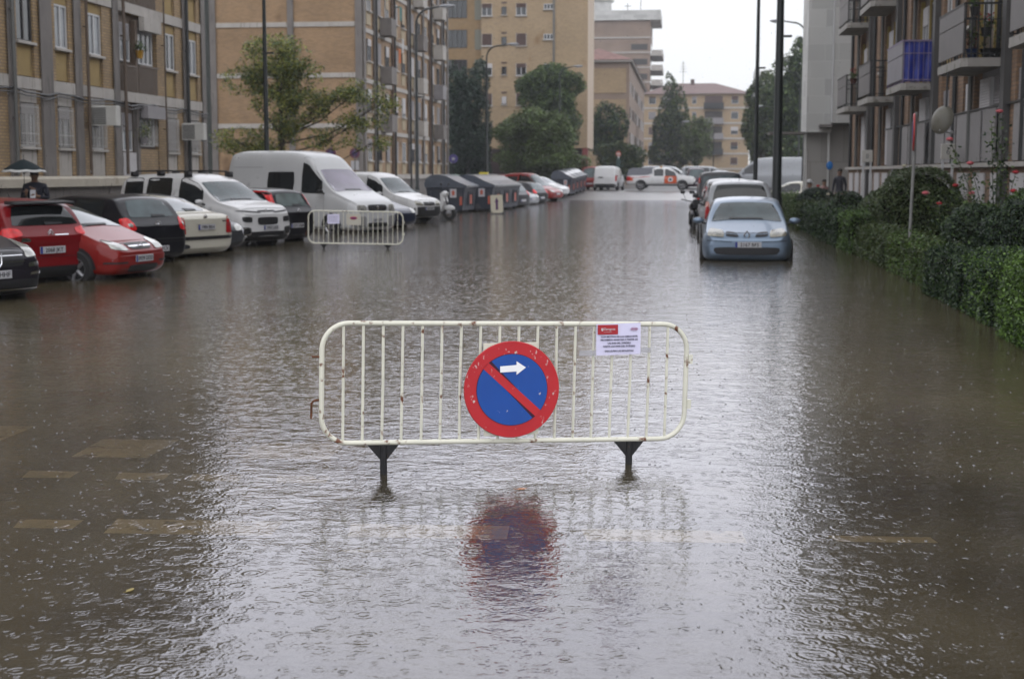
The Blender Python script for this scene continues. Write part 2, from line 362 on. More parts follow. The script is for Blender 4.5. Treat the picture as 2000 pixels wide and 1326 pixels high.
L_yel = leafmat('leaf_yellow_green', (.20,.21,.035)); L_mid = leafmat('leaf_mid_green', (.085,.13,.035)); L_dark = leafmat('leaf_dark_green', (.022,.045,.022))
L_blue = leafmat('leaf_blue_green', (.022,.045,.032)); L_fresh = leafmat('leaf_fresh_green', (.085,.155,.03)); L_ol = leafmat('leaf_olive', (.075,.095,.03))

# sparse tree in front of the brick gable
tree('sparse yellow green tree with thin reaching limbs in front of the windowless brick gable', -17.2, 60, .1, 7.7,
     [((-.2,0,6.6),(1.2,1.2,.75)),((.6,.2,5.9),(.9,.9,.6)),((-1.5,.2,5.6),(1.0,.9,.55)),((.3,0,4.6),(1.25,1.2,.8)),((1.5,0,4.4),(.9,.8,.5)),((2.5,.1,4.9),(.9,.8,.35)),((3.4,-.2,5.1),(.9,.7,.42)),
      ((4.3,0,4.5),(.75,.6,.4)),((3.3,.2,3.8),(1.0,.7,.4)),((-1.9,0,3.0),(1.1,.9,.5)),((-.9,0,2.7),(.9,.8,.4)),((2.0,0,3.1),(1.0,.7,.4)),((3.9,0,2.9),(.8,.6,.3)),((.2,0,3.4),(.9,.9,.5)),((-.2,.3,5.5),(1.1,1.,.6))],
     560, .125, [L_yel, L_yel, L_mid, L_ol], trunk_r=.15, thr=-.22, clump=2.6, trunk_h=3.4, shell=.05, grow=1.3)
tree('tall dark blue green conifer beside the long tan block', -19.0, 124, .42, 11.8, auto_blobs((0,0,7.2),(1.9,1.9,4.3),16,.42,3)+auto_blobs((.5,0,3.2),(2.4,2.2,2.4),8,.45,4), 180, .25, [L_blue, L_dark], trunk_r=.25, thr=-.55, limbs=False, group='trees across the junction', name='conifer')
tree('upper dense round tree behind the broad clipped one', -12.3, 131, .42, 11.4, auto_blobs((0,0,8.5),(2.9,2.5,2.4),24,.44,5)+[((0,0,5.5),(2.6,2,2))], 180, .24, [L_mid, L_mid, L_dark], trunk_r=.2, thr=-.5, limbs=False, group='trees across the junction')
tree('broad round dense tree standing behind the far bins', -12.0, 117, .42, 7.0, auto_blobs((0,0,4.1),(3.2,2.6,2.3),26,.42,6)+auto_blobs((0,0,2.3),(3.8,2.6,1.6),14,.4,16), 200, .22, [L_ol, L_mid, L_mid], trunk_r=.25, thr=-.5, limbs=False, group='trees across the junction')
tree('tall thin dark tree against the red tiled house', -8.2, 150, .42, 10.2, auto_blobs((0,0,6.2),(2.0,2.0,3.8),14,.42,7), 120, .27, [L_blue, L_dark, L_mid], trunk_r=.2, thr=-.3, limbs=False, group='trees across the junction')
tree('low round dark tree behind the white van', -6.6, 135, .42, 4.6, auto_blobs((.2,0,2.4),(2.7,2.,1.8),16,.42,8), 210, .23, [L_dark, L_ol], trunk_r=.2, thr=-.5, limbs=False, group='trees across the junction')
tree('loose feathery tree with a pointed top before the far brick block', -1.9, 196, .45, 14.0, auto_blobs((0,0,7.4),(2.6,2.3,4.8),18,.40,9)+[((-.4,0,13),(.8,.8,1.6)),((.6,0,11.8),(1,1,1.4)),((0,0,4),(2.8,2.3,2.4))], 85, .34, [L_mid, L_blue, L_ol], trunk_r=.22, thr=-.3, limbs=False, group='trees across the junction')
tree('softer green tree overlapping the feathery one on its street side', 1.6, 192, .45, 10.0, auto_blobs((0,0,5.6),(2.3,2.1,3.2),14,.42,10), 95, .34, [L_ol, L_mid], trunk_r=.2, thr=-.25, limbs=False, group='trees across the junction')
tree('tall dark tree rising behind the white modern building', 10.9, 140, .42, 13.2, auto_blobs((0,0,8.3),(3.0,2.6,5.0),22,.38,12)+[((0,0,3.5),(2.6,2.4,2.6))], 120, .32, [L_mid, L_dark], trunk_r=.3, thr=-.45, limbs=False, group='trees beyond the white building')
tree('dense dark tree seen between the two green poles', 7.9, 150, .42, 11.6, auto_blobs((0,0,6.9),(2.2,2.2,4.4),18,.4,13), 130, .32, [L_dark, L_mid, L_ol], trunk_r=.3, thr=-.5, limbs=False, group='trees beyond the white building')

# hedge along the right pavement
core = pm('hedge_dark_core', (.014,.017,.008), rough=1, spec=0, var=.4, vs=8)  # dark solid core, its colour standing in for the shade inside the foliage
HM = {L_mid: leafmat('hedge_mid', (.042,.075,.022)), L_dark: leafmat('hedge_dark', (.016,.034,.018)), L_ol: leafmat('hedge_olive', (.062,.085,.024)), L_fresh: leafmat('hedge_fresh', (.085,.15,.028)), L_blue: L_blue, L_yel: L_yel}
def hedge(label, x0, x1, y0, y1, zt, mats, dens, size, rough=.05):
    mats = [HM[q] for q in mats]; t = thing('hedge', label, 'hedge', (0,0,0), 0, 'clipped hedges along the garden')
    ni = .07; m = MB(); m.box(x0+ni, x1-ni, y0+.05, y1-.05, -.15, zt-.1); obj('dark_core', m, core, t)
    P = []
    def face(nn, a, b, c): 
        u, v = nprng.random(nn), nprng.random(nn); return a+u[:,None]*b+v[:,None]*c
    A = np.array
    nf = int(dens*(y1-y0)*(zt+.1)); P.append(face(nf, A([x0,y0,-.1]), A([0,y1-y0,0]), A([0,0,zt+.1])))
    P.append(face(int(dens*(y1-y0)*(x1-x0)), A([x0,y0,zt]), A([0,y1-y0,0]), A([x1-x0,0,0])))
    P.append(face(int(dens*(x1-x0)*(zt+.1)), A([x0,y0,-.1]), A([x1-x0,0,0]), A([0,0,zt+.1])))
    P.append(face(int(dens*(y1-y0)*(zt+.1)*.4), A([x1,y0,-.1]), A([0,y1-y0,0]), A([0,0,zt+.1])))
    P = np.concatenate(P); c = A([(x0+x1)/2,(y0+y1)/2,zt*.5]); 
    wob = vnoise(P, 1.6, x0+y0)*rough*1.5+vnoise(P, 5., y0)*rough*.7
    d = P-c; d[:,1] *= .1; d /= np.linalg.norm(d, axis=1)[:,None]
    P = P+d*(wob-nprng.random(len(P))*.09+.02)[:,None]
    # round the corner between top and sides
    k = np.clip(P[:,2]-(zt-.12),0,1)*np.clip(.14-(P[:,0]-x0),0,1); P[:,0] += k*3; P[:,2] -= k*3
    P = P[vnoise(P, 6., x0*3) > -.9]
    ns = int(40*(y1-y0)); S_ = np.stack([nprng.uniform(x0, x1, ns), nprng.uniform(y0, y1, ns), zt+nprng.gamma(1.2, .045, ns)], 1); P = np.concatenate([P, S_])   # stray shoots
    link('foliage', leaf_mesh('foliage', P, size, mats, .2, .6, None, 0), t); return t
hedge('bright fresh green hedge block nearest the camera, at the right edge', 3.4, 4.3, 12.6, 15.9, .88, [L_fresh, L_mid, L_fresh], 2300, .045)
hedge('mixed green hedge block just behind the bright one', 3.5, 4.3, 16.0, 18.6, .80, [L_mid, L_fresh, L_dark], 2000, .045)
hedge('dark green hedge block under the pair of dark round shrubs', 3.50, 4.2, 18.75, 21.6, .70, [L_dark, L_mid], 1800, .045)
hedge('olive green flat topped hedge block beside the traffic sign post', 3.62, 4.2, 21.7, 26.6, .70, [L_mid, L_ol, L_ol, L_fresh], 1500, .05)
hedge('low hedge block in front of the big round shrub', 3.66, 4.2, 26.7, 31.3, .66, [L_mid, L_ol, L_ol], 1300, .055)
hedge('taller yellowish column of hedge between longer blocks', 3.55, 4.2, 31.5, 34.2, .86, [L_mid, L_fresh], 1100, .06, .07)
hedge('long hedge block beside the silver blue car', 3.55, 4.3, 34.4, 44.5, .78, [L_mid, L_dark], 800, .065)
hedge('farther hedge block reaching towards the white building', 3.5, 4.6, 44.7, 54, .85, [L_mid, L_ol], 600, .075)
hedge('farthest hedge block, in front of the white building', 3.4, 5.0, 54.3, 68, .8, [L_mid, L_fresh, L_ol], 420, .09)
def shrub(label, c, r, mats, dens, size, core_k=.82):
    mats = [HM[q] for q in mats]; t = thing('shrub', label, 'shrub', (c[0], c[1], .1), 0, 'round shrubs in the garden')
    m = MB(); m.ell((0,0,c[2]-.1), tuple(q*core_k for q in r), 18, 12, jit=.04); m.tube([(0,0,0),(0,0,c[2]-.1)], .05, 6); obj('dark_core', m, core, t, True)
    nn = int(dens*(r[0]*r[1]+r[1]*r[2]+r[0]*r[2])*4.19); u = rand_unit(nn)
    rad = .9+.12*nprng.random(nn)+.07*vnoise(u, 4, c[0])+.04*vnoise(u, 11, c[1])
    P = u*rad[:,None]*np.array(r)+np.array([0,0,c[2]-.1]); link('foliage', leaf_mesh('foliage', P, size, mats, .1, .6, u, .6), t); return t
shrub('big round olive green shrub behind the traffic sign post', (4.95,31.3,.95), (.98,1.0,.93), [L_ol, L_ol, L_mid], 1500, .055)
shrub('dark round shrub, left one of the pair above the dark green hedge', (4.45,22.7,.78), (.50,.55,.48), [L_dark, L_mid], 2600, .045)
shrub('dark round shrub, larger right one of the pair above the dark green hedge', (4.85,21.2,.84), (.62,.62,.52), [L_dark, L_mid, L_dark], 2600, .045)
shrub('small dark round shrub on the garden near the white building', (4.2,47,.85), (.62,.7,.42), [L_dark], 900, .07)
shrub('small dark round shrub next to the long hedge block', (4.5,40.5,.85), (.5,.55,.4), [L_dark, L_mid], 1000, .06)
shrub('fresh green leafy shrub behind the pair of dark round ones', (5.3,22.8,.95), (.5,.8,.55), [L_fresh, L_mid], 1500, .06, .6)
shrub('loose green shrub under the balcony with flowers', (5.3,26.6,.7), (.6,1.1,.5), [L_mid, L_fresh, L_ol], 1200, .06, .6)
shrub('tall loose shrub between the long hedge block and the brick wall', (5.2,37.5,.8), (.7,1.6,.6), [L_mid, L_ol], 700, .07, .6)
g_ = blob_points([((4.9,16+3.0*i,.3),(.9,1.8,.38)) for i in range(3)]+[((4.9,34+4*i,.42),(1.1,2.6,.45)) for i in range(7)], 420, 2, -.6)
o = link('ground_cover', leaf_mesh('ground_cover', g_, .06, [L_mid, L_ol, L_fresh])); tag(o, 'low green ground cover filling the garden bed', 'plants', None, 'stuff')
pink = pm('rose_pink', (.62,.13,.15), rough=.6, var=.15, vs=30); red = pm('rose_red', (.45,.012,.02), rough=.6, var=.2, vs=30); cream = pm('rose_cream', (.6,.55,.4), rough=.6)
stemm = pm('rose_stem', (.05,.07,.02), rough=.7)
def rose(label, x, y, stems, seed):
    g_ = random.Random(seed); t = thing('rose_bush', label, 'rose bush', (x, y, .15), 0, 'rose bushes in the garden'); m = MB(); pts = []
    for (dx, dy, h_, mt) in stems:
        m.tube([(0,0,0),(dx*.4,dy*.4,h_*.5),(dx,dy,h_)], [.012,.008,.005], 5)
        for k in range(int(h_*60)):
            f = g_.uniform(.25,.97); pts.append((dx*f+g_.gauss(0,.07), dy*f+g_.gauss(0,.07), h_*f+g_.gauss(0,.04)))
        if mt:
            b = MB()
            for q in range(3):
                rr = .048-.012*q
                rr *= 1.25; b.lathe([(rr*.35,-.02+.008*q),(rr,.004+.01*q),(rr*.92,.03+.006*q),(rr*.5,.034+.006*q)], 9, (dx,dy,h_), 'z')
            obj('flower', b, mt, t, True)
    obj('stem', m, stemm, t, True); link('foliage', leaf_mesh('foliage', np.array(pts), .07, [L_mid, L_dark], .2, .6), t); return t
rose('tall rose bush with pink blooms on long bare stems at the right edge', 5.15, 24.6, [(.0,0,2.6,pink),(-.42,.1,1.75,pink),(-.75,.2,2.15,pink),(-1.1,.3,1.25,pink),(.15,.1,2.2,None),(-.1,.1,2.4,None),(.1,0,1.9,None),(.3,0,1.6,red)], 1)
rose('rose bush with red blooms at the right edge', 5.55, 23.8, [(.0,0,1.7,red),(.25,.1,1.5,red),(-.3,0,1.3,red),(.1,.1,1.6,None),(-.1,-.2,1.2,red)], 2)
rose('rose bush with dull red blooms below the building number sign', 5.2, 28.5, [(0,0,1.35,red),(-.3,0,1.0,red),(.35,.2,1.2,pink),(-.5,.2,1.2,cream),(.1,.1,1.5,None)], 3)
rose('rose bush with cream blooms behind the big round shrub', 5.6, 33.8, [(-.6,0,1.75,cream),(.1,0,1.7,cream),(-.25,0,1.6,None),(.3,.1,1.4,cream)], 4)
rose('low rose bush with pale blooms far along the garden', 4.3, 44, [(0,0,.95,cream),(.3,0,.9,cream),(-.3,.1,1.2,red)], 5)
# ================================================================== buildings
MORT = (.23,.18,.13)
bk_tan = pm('tan_brick', (.40,.275,.135), rough=.8, wall=(.25,.085,.016,(.15,.11,.075)), var=.15, vs=.7, dirt=(.22,.15,.09), dirt_s=.8, dirt_t=.62)
bk_org = pm('orange_brick', (.33,.215,.115), rough=.8, wall=(.25,.07,.008,(.27,.18,.11)), var=.16, vs=.35, dirt=(.2,.12,.06), dirt_s=.35, dirt_t=.6)
bk_gold = pm('golden_brick', (.38,.28,.17), rough=.8, wall=(.25,.07,.008,(.30,.22,.13)), var=.12, vs=.2, dirt=(.27,.16,.07), dirt_s=.3, dirt_t=.62)
bk_brn = pm('brown_brick', (.16,.095,.06), rough=.85, wall=(.25,.075,.01,(.13,.1,.08)), var=.2, vs=.6)
bk_mauve = pm('mauve_brick', (.29,.215,.165), rough=.8, var=.12, vs=.4)
render_y = pm('ochre_render', (.40,.285,.115), rough=.85, var=.12, vs=1.5, dirt=(.24,.17,.08), dirt_s=2, dirt_t=.6, streak=(2,2,.5))
cem = pm('grey_cement', (.20,.18,.165), rough=.75, var=.15, vs=1.2, dirt=(.13,.12,.11), dirt_s=2.5, dirt_t=.58, streak=(3,3,.4))
pale = pm('pale_paint', (.47,.44,.40), rough=.7, var=.1, vs=2, dirt=(.32,.29,.25), dirt_s=3, dirt_t=.6, streak=(3,3,.35))
dark_w = pm('dark_wall', (.06,.05,.042), rough=.7, var=.2, vs=1)
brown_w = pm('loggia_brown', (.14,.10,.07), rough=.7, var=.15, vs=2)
shut = pm('shutter_white', (.60,.58,.58), rough=.55, var=.06, vs=2, dirt=(.4,.38,.36), dirt_s=4, dirt_t=.62, streak=(4,4,.4))
shut_g = pm('shutter_grey', (.27,.255,.26), rough=.55, var=.08, vs=2)
shut_c = pm('shutter_cream', (.50,.40,.27), rough=.6, var=.08, vs=2)
shut_b = pm('shutter_brown', (.09,.05,.04), rough=.6, var=.1, vs=2)
frame_w = pm('window_frame_white', (.62,.62,.62), rough=.4); frame_d = pm('window_frame_dark', (.05,.045,.042), rough=.4)
glass = pm('window_glass', (.028,.034,.04), rough=.06, spec=.9, var=.3, vs=.9)
curtain = pm('window_glass_curtained', (.20,.22,.24), rough=.12, spec=.9, var=.4, vs=1.6)
iron = pm('dark_iron', (.02,.022,.022), rough=.45); grill_w = pm('white_grille', (.62,.60,.57), rough=.5)
tile = pm('roof_tiles', (.25,.145,.125), rough=.8, var=.2, vs=1.5, wall=(.3,.4,.03,(.17,.09,.08)))
white_w = pm('white_cladding', (.60,.60,.575), rough=.6, wall=(1.2,.7,.006,(.5,.5,.48)), var=.05, vs=.4)
pipe_b = pm('brown_pipe', (.11,.075,.05), rough=.5); pipe_g = pm('grey_pipe', (.14,.14,.13), rough=.45)

WC = {}
def wparts(w, h, mull):
    k = (round(w,2), round(h,2), mull)
    if k in WC: return WC[k]
    f = MB(); b = .05
    f.box(-w/2,w/2,-.05,.02,0,b); f.box(-w/2,w/2,-.05,.02,h-b,h); f.box(-w/2,-w/2+b,-.049,.019,b,h-b); f.box(w/2-b,w/2,-.049,.019,b,h-b)
    for q in range(mull): 
        x = -w/2+w*(q+1)/(mull+1); f.box(x-.03,x+.03,-.048,.018,b,h-b)
    p = MB(); p.add([(-w/2+b,-.012,b),(w/2-b,-.012,b),(w/2-b,-.012,h-b),(-w/2+b,-.012,h-b)], [(0,1,2,3)])
    s = MB(); s.bbox(-w/2-.09,w/2+.09,-.17,.0,-.075,-.003,.01)
    WC[k] = (f, p, s); return WC[k]
MC = {}
def cmesh(key, fn):
    if key not in MC: MC[key] = fn()
    return MC[key]
def shutter_mb(w, h):
    m = MB(); nn = max(3, int(h/.055)); 
    for i in range(nn):
        z0 = h*i/nn; z1 = h*(i+1)/nn; m.add([(-w/2,-.02,z0),(w/2,-.02,z0),(w/2,-.034,z0+.5*(z1-z0)),(-w/2,-.034,z0+.5*(z1-z0)),(w/2,-.02,z1),(-w/2,-.02,z1)], [(0,1,2,3),(3,2,4,5)])
    return m
class Fac:
    def __init__(s, root, lx, ly, rz): s.r = root; s.l = (lx, ly); s.rz = rz; s.c, s.s = math.cos(rz), math.sin(rz)
    def pos(s, u, n, z): return (s.l[0]+u*s.c-n*s.s, s.l[1]+u*s.s+n*s.c, z)
    def put(s, name, me, u=0, n=0, z=0): return link(name, me, s.r, s.pos(u, n, z), s.rz)
    def mb(s, name, m, mats, u=0, n=0, z=0, smooth=False): return s.put(name, m.mesh(name, mats, smooth), u, n, z)
    def window(s, u, z, w, h, n=0., fr='w', drop=0, sc='w', sill=True, mull=1, gl=None, grille=None):
        f, p, si = wparts(w, h, mull); k = (round(w,2), round(h,2), mull)
        fm = frame_w if fr == 'w' else frame_d; gl = gl or glass
        o = s.put('window', cmesh(('f',k,fr), lambda: f.mesh('window', fm)), u, n, z)
        link('pane', cmesh(('p',k,gl.name), lambda: p.mesh('pane', gl)), o)
        if sill: link('sill', cmesh(('s',k), lambda: si.mesh('sill', pale)), o)
        if drop > 0:
            sm = {'w': shut, 'g': shut_g, 'c': shut_c, 'b': shut_b}[sc]; hh = round(h*drop, 2)
            link('shutter', cmesh(('d',k,hh,sc), lambda: shutter_mb(w-.06, hh).mesh('shutter', sm)), o, (0,-.03,h-hh-.004))
        if grille:
            def gm():
                m = MB(); nb = int(w/.085)
                for i in range(nb+1): x = -w/2-.02+(w+.04)*i/nb; m.box(x-.008,x+.008,-.16,-.144,.02,h-.02)
                for zz in (.1, h*.3, h-.1): m.box(-w/2-.05,w/2+.05,-.143,-.127,zz-.01,zz+.01)
                for x in (-w/2-.03, w/2+.03):
                    for zz in (.1, h-.1): m.box(x-.01,x+.01,-.127,0,zz-.01,zz+.01)
                return m
            link('grille', cmesh(('g',k,grille.name), lambda: gm().mesh('grille', grille)), o)
        return o

# ---- A: tan brick block on the left, facade at X=-17.7 facing the street
Y0, Y1, XA = 12., 51.55, -17.7
A_ = thing('apartment_block', 'tan brick apartment block on the left with grey pilasters and ochre panels', 'building', (XA, Y0, 0))
F = Fac(A_, 0, 0, R(90)); LA = Y1-Y0; HA = 15.9
wins = [(y-Y0, w) for y, w in ((37.15,.95),(39.45,.85),(41.8,.95),(48.12,.95),(50.4,.9),(34.4,.95),(31.6,.9),(28.8,.95))]
log = [(43.62-Y0, 46.85-Y0)]
m = MB(); m.box(0, LA, .17, 11, -.3, HA)
cuts = sorted([(u-w/2-.03, u+w/2+.03) for u, w in wins]+log); p = 0
for a, b in cuts+[(LA, LA)]:
    if a > p: m.box(p, a, 0, .17, 1.66, HA-.4)
    p = b
F.mb('wall', m, bk_tan)
def bxm(w, y0, y1, h, mt, key):
    return cmesh((key, round(w,2), y0, y1, round(h,3), mt.name), lambda: MB().box(-w/2, w/2, y0, y1, 0, h).mesh(key, mt))
for u, w in wins:
    for k in range(1, 5):
        zb = 4.36+2.8*(k-1); F.put('panel', bxm(w+.04, .07, .168, .83, render_y, 'panel'), u, 0, zb); F.put('panel', bxm(w+.04, .05, .168, .28, render_y, 'panel'), u, 0, zb+2.14)
    F.put('panel', bxm(w+.04, .03, .168, .74, pale, 'panel'), u, 0, 1.66)['label'] = 'pale grey panel below a ground floor window'
    F.put('shutter_box', bxm(w+.04, -.02, .168, .34, pale, 'shutter_box'), u, 0, 3.64)
m = MB()
for k in range(5): z = 4.0+2.8*k; m.box(-.05, LA+.06, -.05, -.003, z, z+.32)
F.mb('string_course', m, pale)
m = MB(); m.prism([(-.38,1.36),(-.38,1.58),(-.30,1.655),(.0,1.655),(.0,1.36)], 0, 31.6, 'x'); m.prism([(-.38,1.36),(-.38,1.58),(-.30,1.655),(.0,1.655),(.0,1.36)], 35.1, LA, 'x')
F.mb('plinth_cap', m, pm('plinth_cap', (.52,.47,.38), rough=.7, var=.1, dirt=(.33,.28,.2), dirt_s=2)); m = MB(); m.box(0, LA, -.22, -.003, -.3, 1.357); F.mb('plinth', m, cem)
for a, b in ((36.0,36.35),(37.93,38.66),(40.15,40.62),(43.0,43.45),(49.25,49.62),(51.2,51.6),(33.2,33.6),(30.0,30.5),(24.6,25.0),(27.8,28.1),(22,22.4)):
    m = MB(); m.box(a-Y0, b-Y0, -.075, -.052, 1.66, HA-.41); m.box(a-Y0, b-Y0, -.052, -.002, 1.66, 3.995)
    F.mb('pilaster', m, cem)
rw = random.Random(5)
for i, (u, w) in enumerate(wins):
    if u < 15: continue
    F.window(u, 2.46, w, 1.17, .09, 'd' if i % 2 else 'w', drop=[.25,.3,.0,.9,.85,.4,.6,.3,.2,.5,0,0][i], sc='g', grille=grill_w, gl=curtain if i % 2 else glass)
    for k in range(4):
        F.window(u, 5.27+2.8*k, w, 1.22, .09, 'd' if (i==0 and k==0) else 'w', drop=rw.choice([0,.0,.2,.35,.5,1]) if k else (0 if i<5 else .4), sc=rw.choice('wg'), gl=curtain if (i+k)%3 else glass)
for a, b in log:
    for k in range(-1, 4):
        zb = 4.33+2.8*k if k >= 0 else 1.66
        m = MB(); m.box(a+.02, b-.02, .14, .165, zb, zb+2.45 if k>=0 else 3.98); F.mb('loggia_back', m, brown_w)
        mid = a+1.35
        m = MB(); m.box(mid-.08, mid+.12, -.03, .13, zb, zb+2.3); F.mb('post', m, cem if k<0 else brown_w)
        F.window(a+.62, zb+(.95 if k>=0 else .78), .8, 1.2, .12, 'w', drop=.45, sc='g', gl=curtain, sill=False); F.window(mid+1.0, zb+.95, 1.25, 1.15, .12, 'w', drop=.15 if k>=0 else 0, sc='g', mull=2, sill=False, grille=grill_w if k<0 else None)
        if k >= 0:
            m = MB()
            for q in range(15): u = a+.08+q*.085; m.box(u, u+.03, -.06, -.04, zb+.0, zb+.78)
            for q in range(17): u = mid+.14+q*.097; m.box(u, u+.035, -.06, -.04, zb+.0, zb+.86)
            m.box(a+.05, mid-.1, -.07, -.03, zb+.78, zb+.83); m.box(mid+.14, b-.05, -.07, -.03, zb+.86, zb+.91); F.mb('balcony_front', m, pm('slat_brown', (.17,.13,.1), rough=.6))
            m = MB(); m.box(mid+.2, b-.15, -.24, -.06, zb+2.0, zb+2.43); F.mb('awning_box', m, pale)
        else:
            m = MB(); m.box(a+.12, mid-.12, .02, .138, zb, zb+.74); F.mb('panel', m, shut); m = MB(); m.box(mid+.2, b-.1, .02, .138, zb, zb+.86); F.mb('panel', m, bk_tan)
            m = MB(); m.box(mid+.16, b-.12, -.3, -.05, 3.52, 3.93); F.mb('awning_box', m, shut_g)
m = MB(); m.box(-.1, LA+.25, -.45, 11.3, HA, HA+.22); F.mb('eave', m, pale)
for u, mt, r_ in ((36.15,pipe_g,.055),(40.85,pipe_b,.05),(43.68,pipe_b,.055),(49.45,iron,.06),(47.2,pipe_b,.03),(33.4,pipe_g,.05)):
    m = MB(); m.tube([(u-Y0,-.15,-.2 if mt is iron else 1.7),(u-Y0,-.15,HA-.1)], r_, 8)
    for zz in (3.2,6,8.8,11.6): m.box(u-Y0-.08,u-Y0+.08,-.16,-.051,zz,zz+.04)
    F.mb('drainpipe', m, mt, smooth=True)
m = MB(); pts = []
for i in range(60): u = LA*i/59; pts.append((u, -.11, 3.93+.05*math.sin(u*1.9)+.02*math.sin(u*5)))
m.tube(pts, .028, 6); m.tube([(a, b-.03, c-.1+.02*math.sin(a*3.3)) for a, b, c in pts], .018, 5); F.mb('cable', m, iron, smooth=True)
# air conditioners on its wall
acw = pm('aircon_white', (.58,.57,.53), rough=.5, var=.08)
def aircon(label, y, z):
    t = thing('air_conditioner', label, 'air conditioner', (XA+.5, y, z), 0, 'air conditioners on the tan brick block'); m = MB(); m.bbox(-.4,.4,-.42,-.1,0,.58,.02); obj('casing', m, acw, t)
    m = MB(); 
    for q in range(9): m.box(-.36,.08,-.432,-.422,.05+q*.055,.075+q*.055)
    obj('fan_grille', m, iron, t); m = MB(); m.box(-.36,-.32,-.42,.0,-.05,-.002); m.box(.3,.34,-.42,.0,-.05,-.002); obj('bracket', m, iron, t)
aircon('white air conditioner beside the third ground floor window of the tan block', 41.45, 3.15)
aircon('white air conditioner between the last two ground floor windows of the tan block', 49.2, 2.9)
t = thing('flower_pot', 'yellow flower pot hanging on the slatted balcony of the tan block', 'flower pot', (XA+.14, 44.95, 5.42))
m = MB(); m.lathe([(.09,0),(.14,.24),(.15,.25),(.12,.25)], 14); obj('pot', m, pm('yellow_pot', (.5,.27,.02), rough=.5), t, True)
P = nprng.normal(size=(150,3))*np.array([.1,.13,.09])+np.array([0,0,.36]); link('foliage', leaf_mesh('foliage', P, .08, [L_mid, L_dark]), t)
t = thing('hanging_plant', 'potted plant with yellow flowers by the ground floor corner of the tan block', 'potted plant', (XA+.14, 45.1, 2.7)); m = MB(); m.lathe([(.1,0),(.15,.2),(.12,.2)], 12); obj('pot', m, shut_g, t, True)
P = nprng.normal(size=(220,3))*np.array([.1,.22,.2])+np.array([0,.1,.42]); link('foliage', leaf_mesh('foliage', P, .08, [L_mid, L_dark, L_yel]), t)

# ---- B: brick block with a blank gable
XB, YB = -17.95, 79.
B_ = thing('apartment_block', 'orange brick apartment block with a windowless gable crossed by pale bands', 'building', (XB, YB, 0))
F = Fac(B_, 0, 0, 0); m = MB(); m.box(-9.6, -.02, .02, 28.6, -.3, 15.8); F.mb('wall', m, bk_org)
m = MB()
for k in range(5): z = 4.25+2.8*k; m.box(-9.55, -.2, -.04, .018, z, z+.26)
F.mb('string_course', m, pale)
for a, b, c in ((-8.75,-8.4,cem),(-4.25,-3.9,cem),(-.38,.02,cem),(-9.5,-8.77,pm('dark_green_strip',(.025,.032,.026),rough=.5))):  # last one: dark strip coloured in for the dark corner recess, not a pilaster
    m = MB(); m.box(a, b, -.10, -.042, -.2, 15.8); F.mb('pilaster', m, c)
S = Fac(B_, 0, 0, R(90)); LB = 28.7
m = MB(); m.box(0, LB, -.06, .019, -.2, 1.35); S.mb('plinth', m, cem); m = MB(); m.box(0, LB, -.16, .0, 1.36, 1.66); S.mb('plinth_cap', m, pale)
cols = [1.6,4.3,6.6,9.2,11.6,14.6,17.0,19.4,22.2,24.6,27.2]
cpn = pm('cream_panels', (.46,.38,.25), rough=.8, var=.15, vs=1.3)
for i, u in enumerate(cols):
    for k in range(5): S.put('panel', bxm(1.1, -.03, .018, .75, cpn, 'panel'), u, 0, 1.67+2.8*k)
for k in range(5): m = MB(); z = 4.0+2.8*k; m.box(0, LB, -.05, -.031, z, z+.25); S.mb('string_course', m, pale)
for u in (0.0, 2.75, 7.9, 12.9, 18.2, 20.8, 25.8, 28.2):
    m = MB(); m.box(u, u+.42, -.12, -.052, 1.67, 15.4); S.mb('pilaster', m, cem if u not in (7.9, 20.8) else bk_brn)
for i, u in enumerate(cols):
    for k in range(5):
        S.window(u, 2.45+2.8*k, .95, 1.22, .0, rw.choice('wd'), drop=rw.choice([0,.3,.5,.8,1]), sc=rw.choice('wwgc'), gl=rw.choice([glass,curtain]))
for u in (5.2, 15.6, 23.2):
    for k in range(1, 5):
        z = 4.0+2.8*(k-1)+.26; m = MB(); m.box(u-.75, u+.75, -.75, -.06, z-.1, z); m.box(u-.75, u+.75, -.75, -.72, z, z+.9); m.box(u-.75,u-.72,-.72,-.06,z,z+.9); m.box(u+.72,u+.75,-.72,-.06,z,z+.9)
        S.mb('balcony', m, rw.choice([shut_g, shut_b, pale, cem]))
for u in (1.0+1.9, 8.15, 13.1, 21.0, 26.1): m = MB(); m.tube([(u,-.2,.1),(u,-.2,15.4)], .06, 6); S.mb('drainpipe', m, iron)
m = MB(); m.box(-9.9, .4, -.35, 28.9, 15.8, 16.05); F.mb('eave', m, pale)
lines = [('orange towel hanging from a high window of the orange brick block', 8.6, 9.3, (.8,.18,.03)), ('white sheet hanging from a window of the orange brick block', 9.6, 10.0, (.7,.7,.7)), ('teal cloth hanging from an upper window of the orange brick block', 9.0, 11.9, (.05,.3,.3)), ('white cloth on a line high on the orange brick block', 18.7, 13.0, (.7,.7,.7))]
for lab, u, z, c in lines:
    m = MB(); 
    for q in range(6): a = q*.07; m.box(a, a+.069, -.36-.015*(q%2), -.35-.015*(q%2), -.85+.03*(q%3), 0)
    m.box(-.02,.44,-.37,-.06,.0,.02); o = obj('laundry', m, pm('cloth_%d'%int(u*10), c, rough=.8), None, loc=(XB, YB+u, z), rz=R(90)); tag(o, lab, 'laundry', 'laundry on the orange brick block')

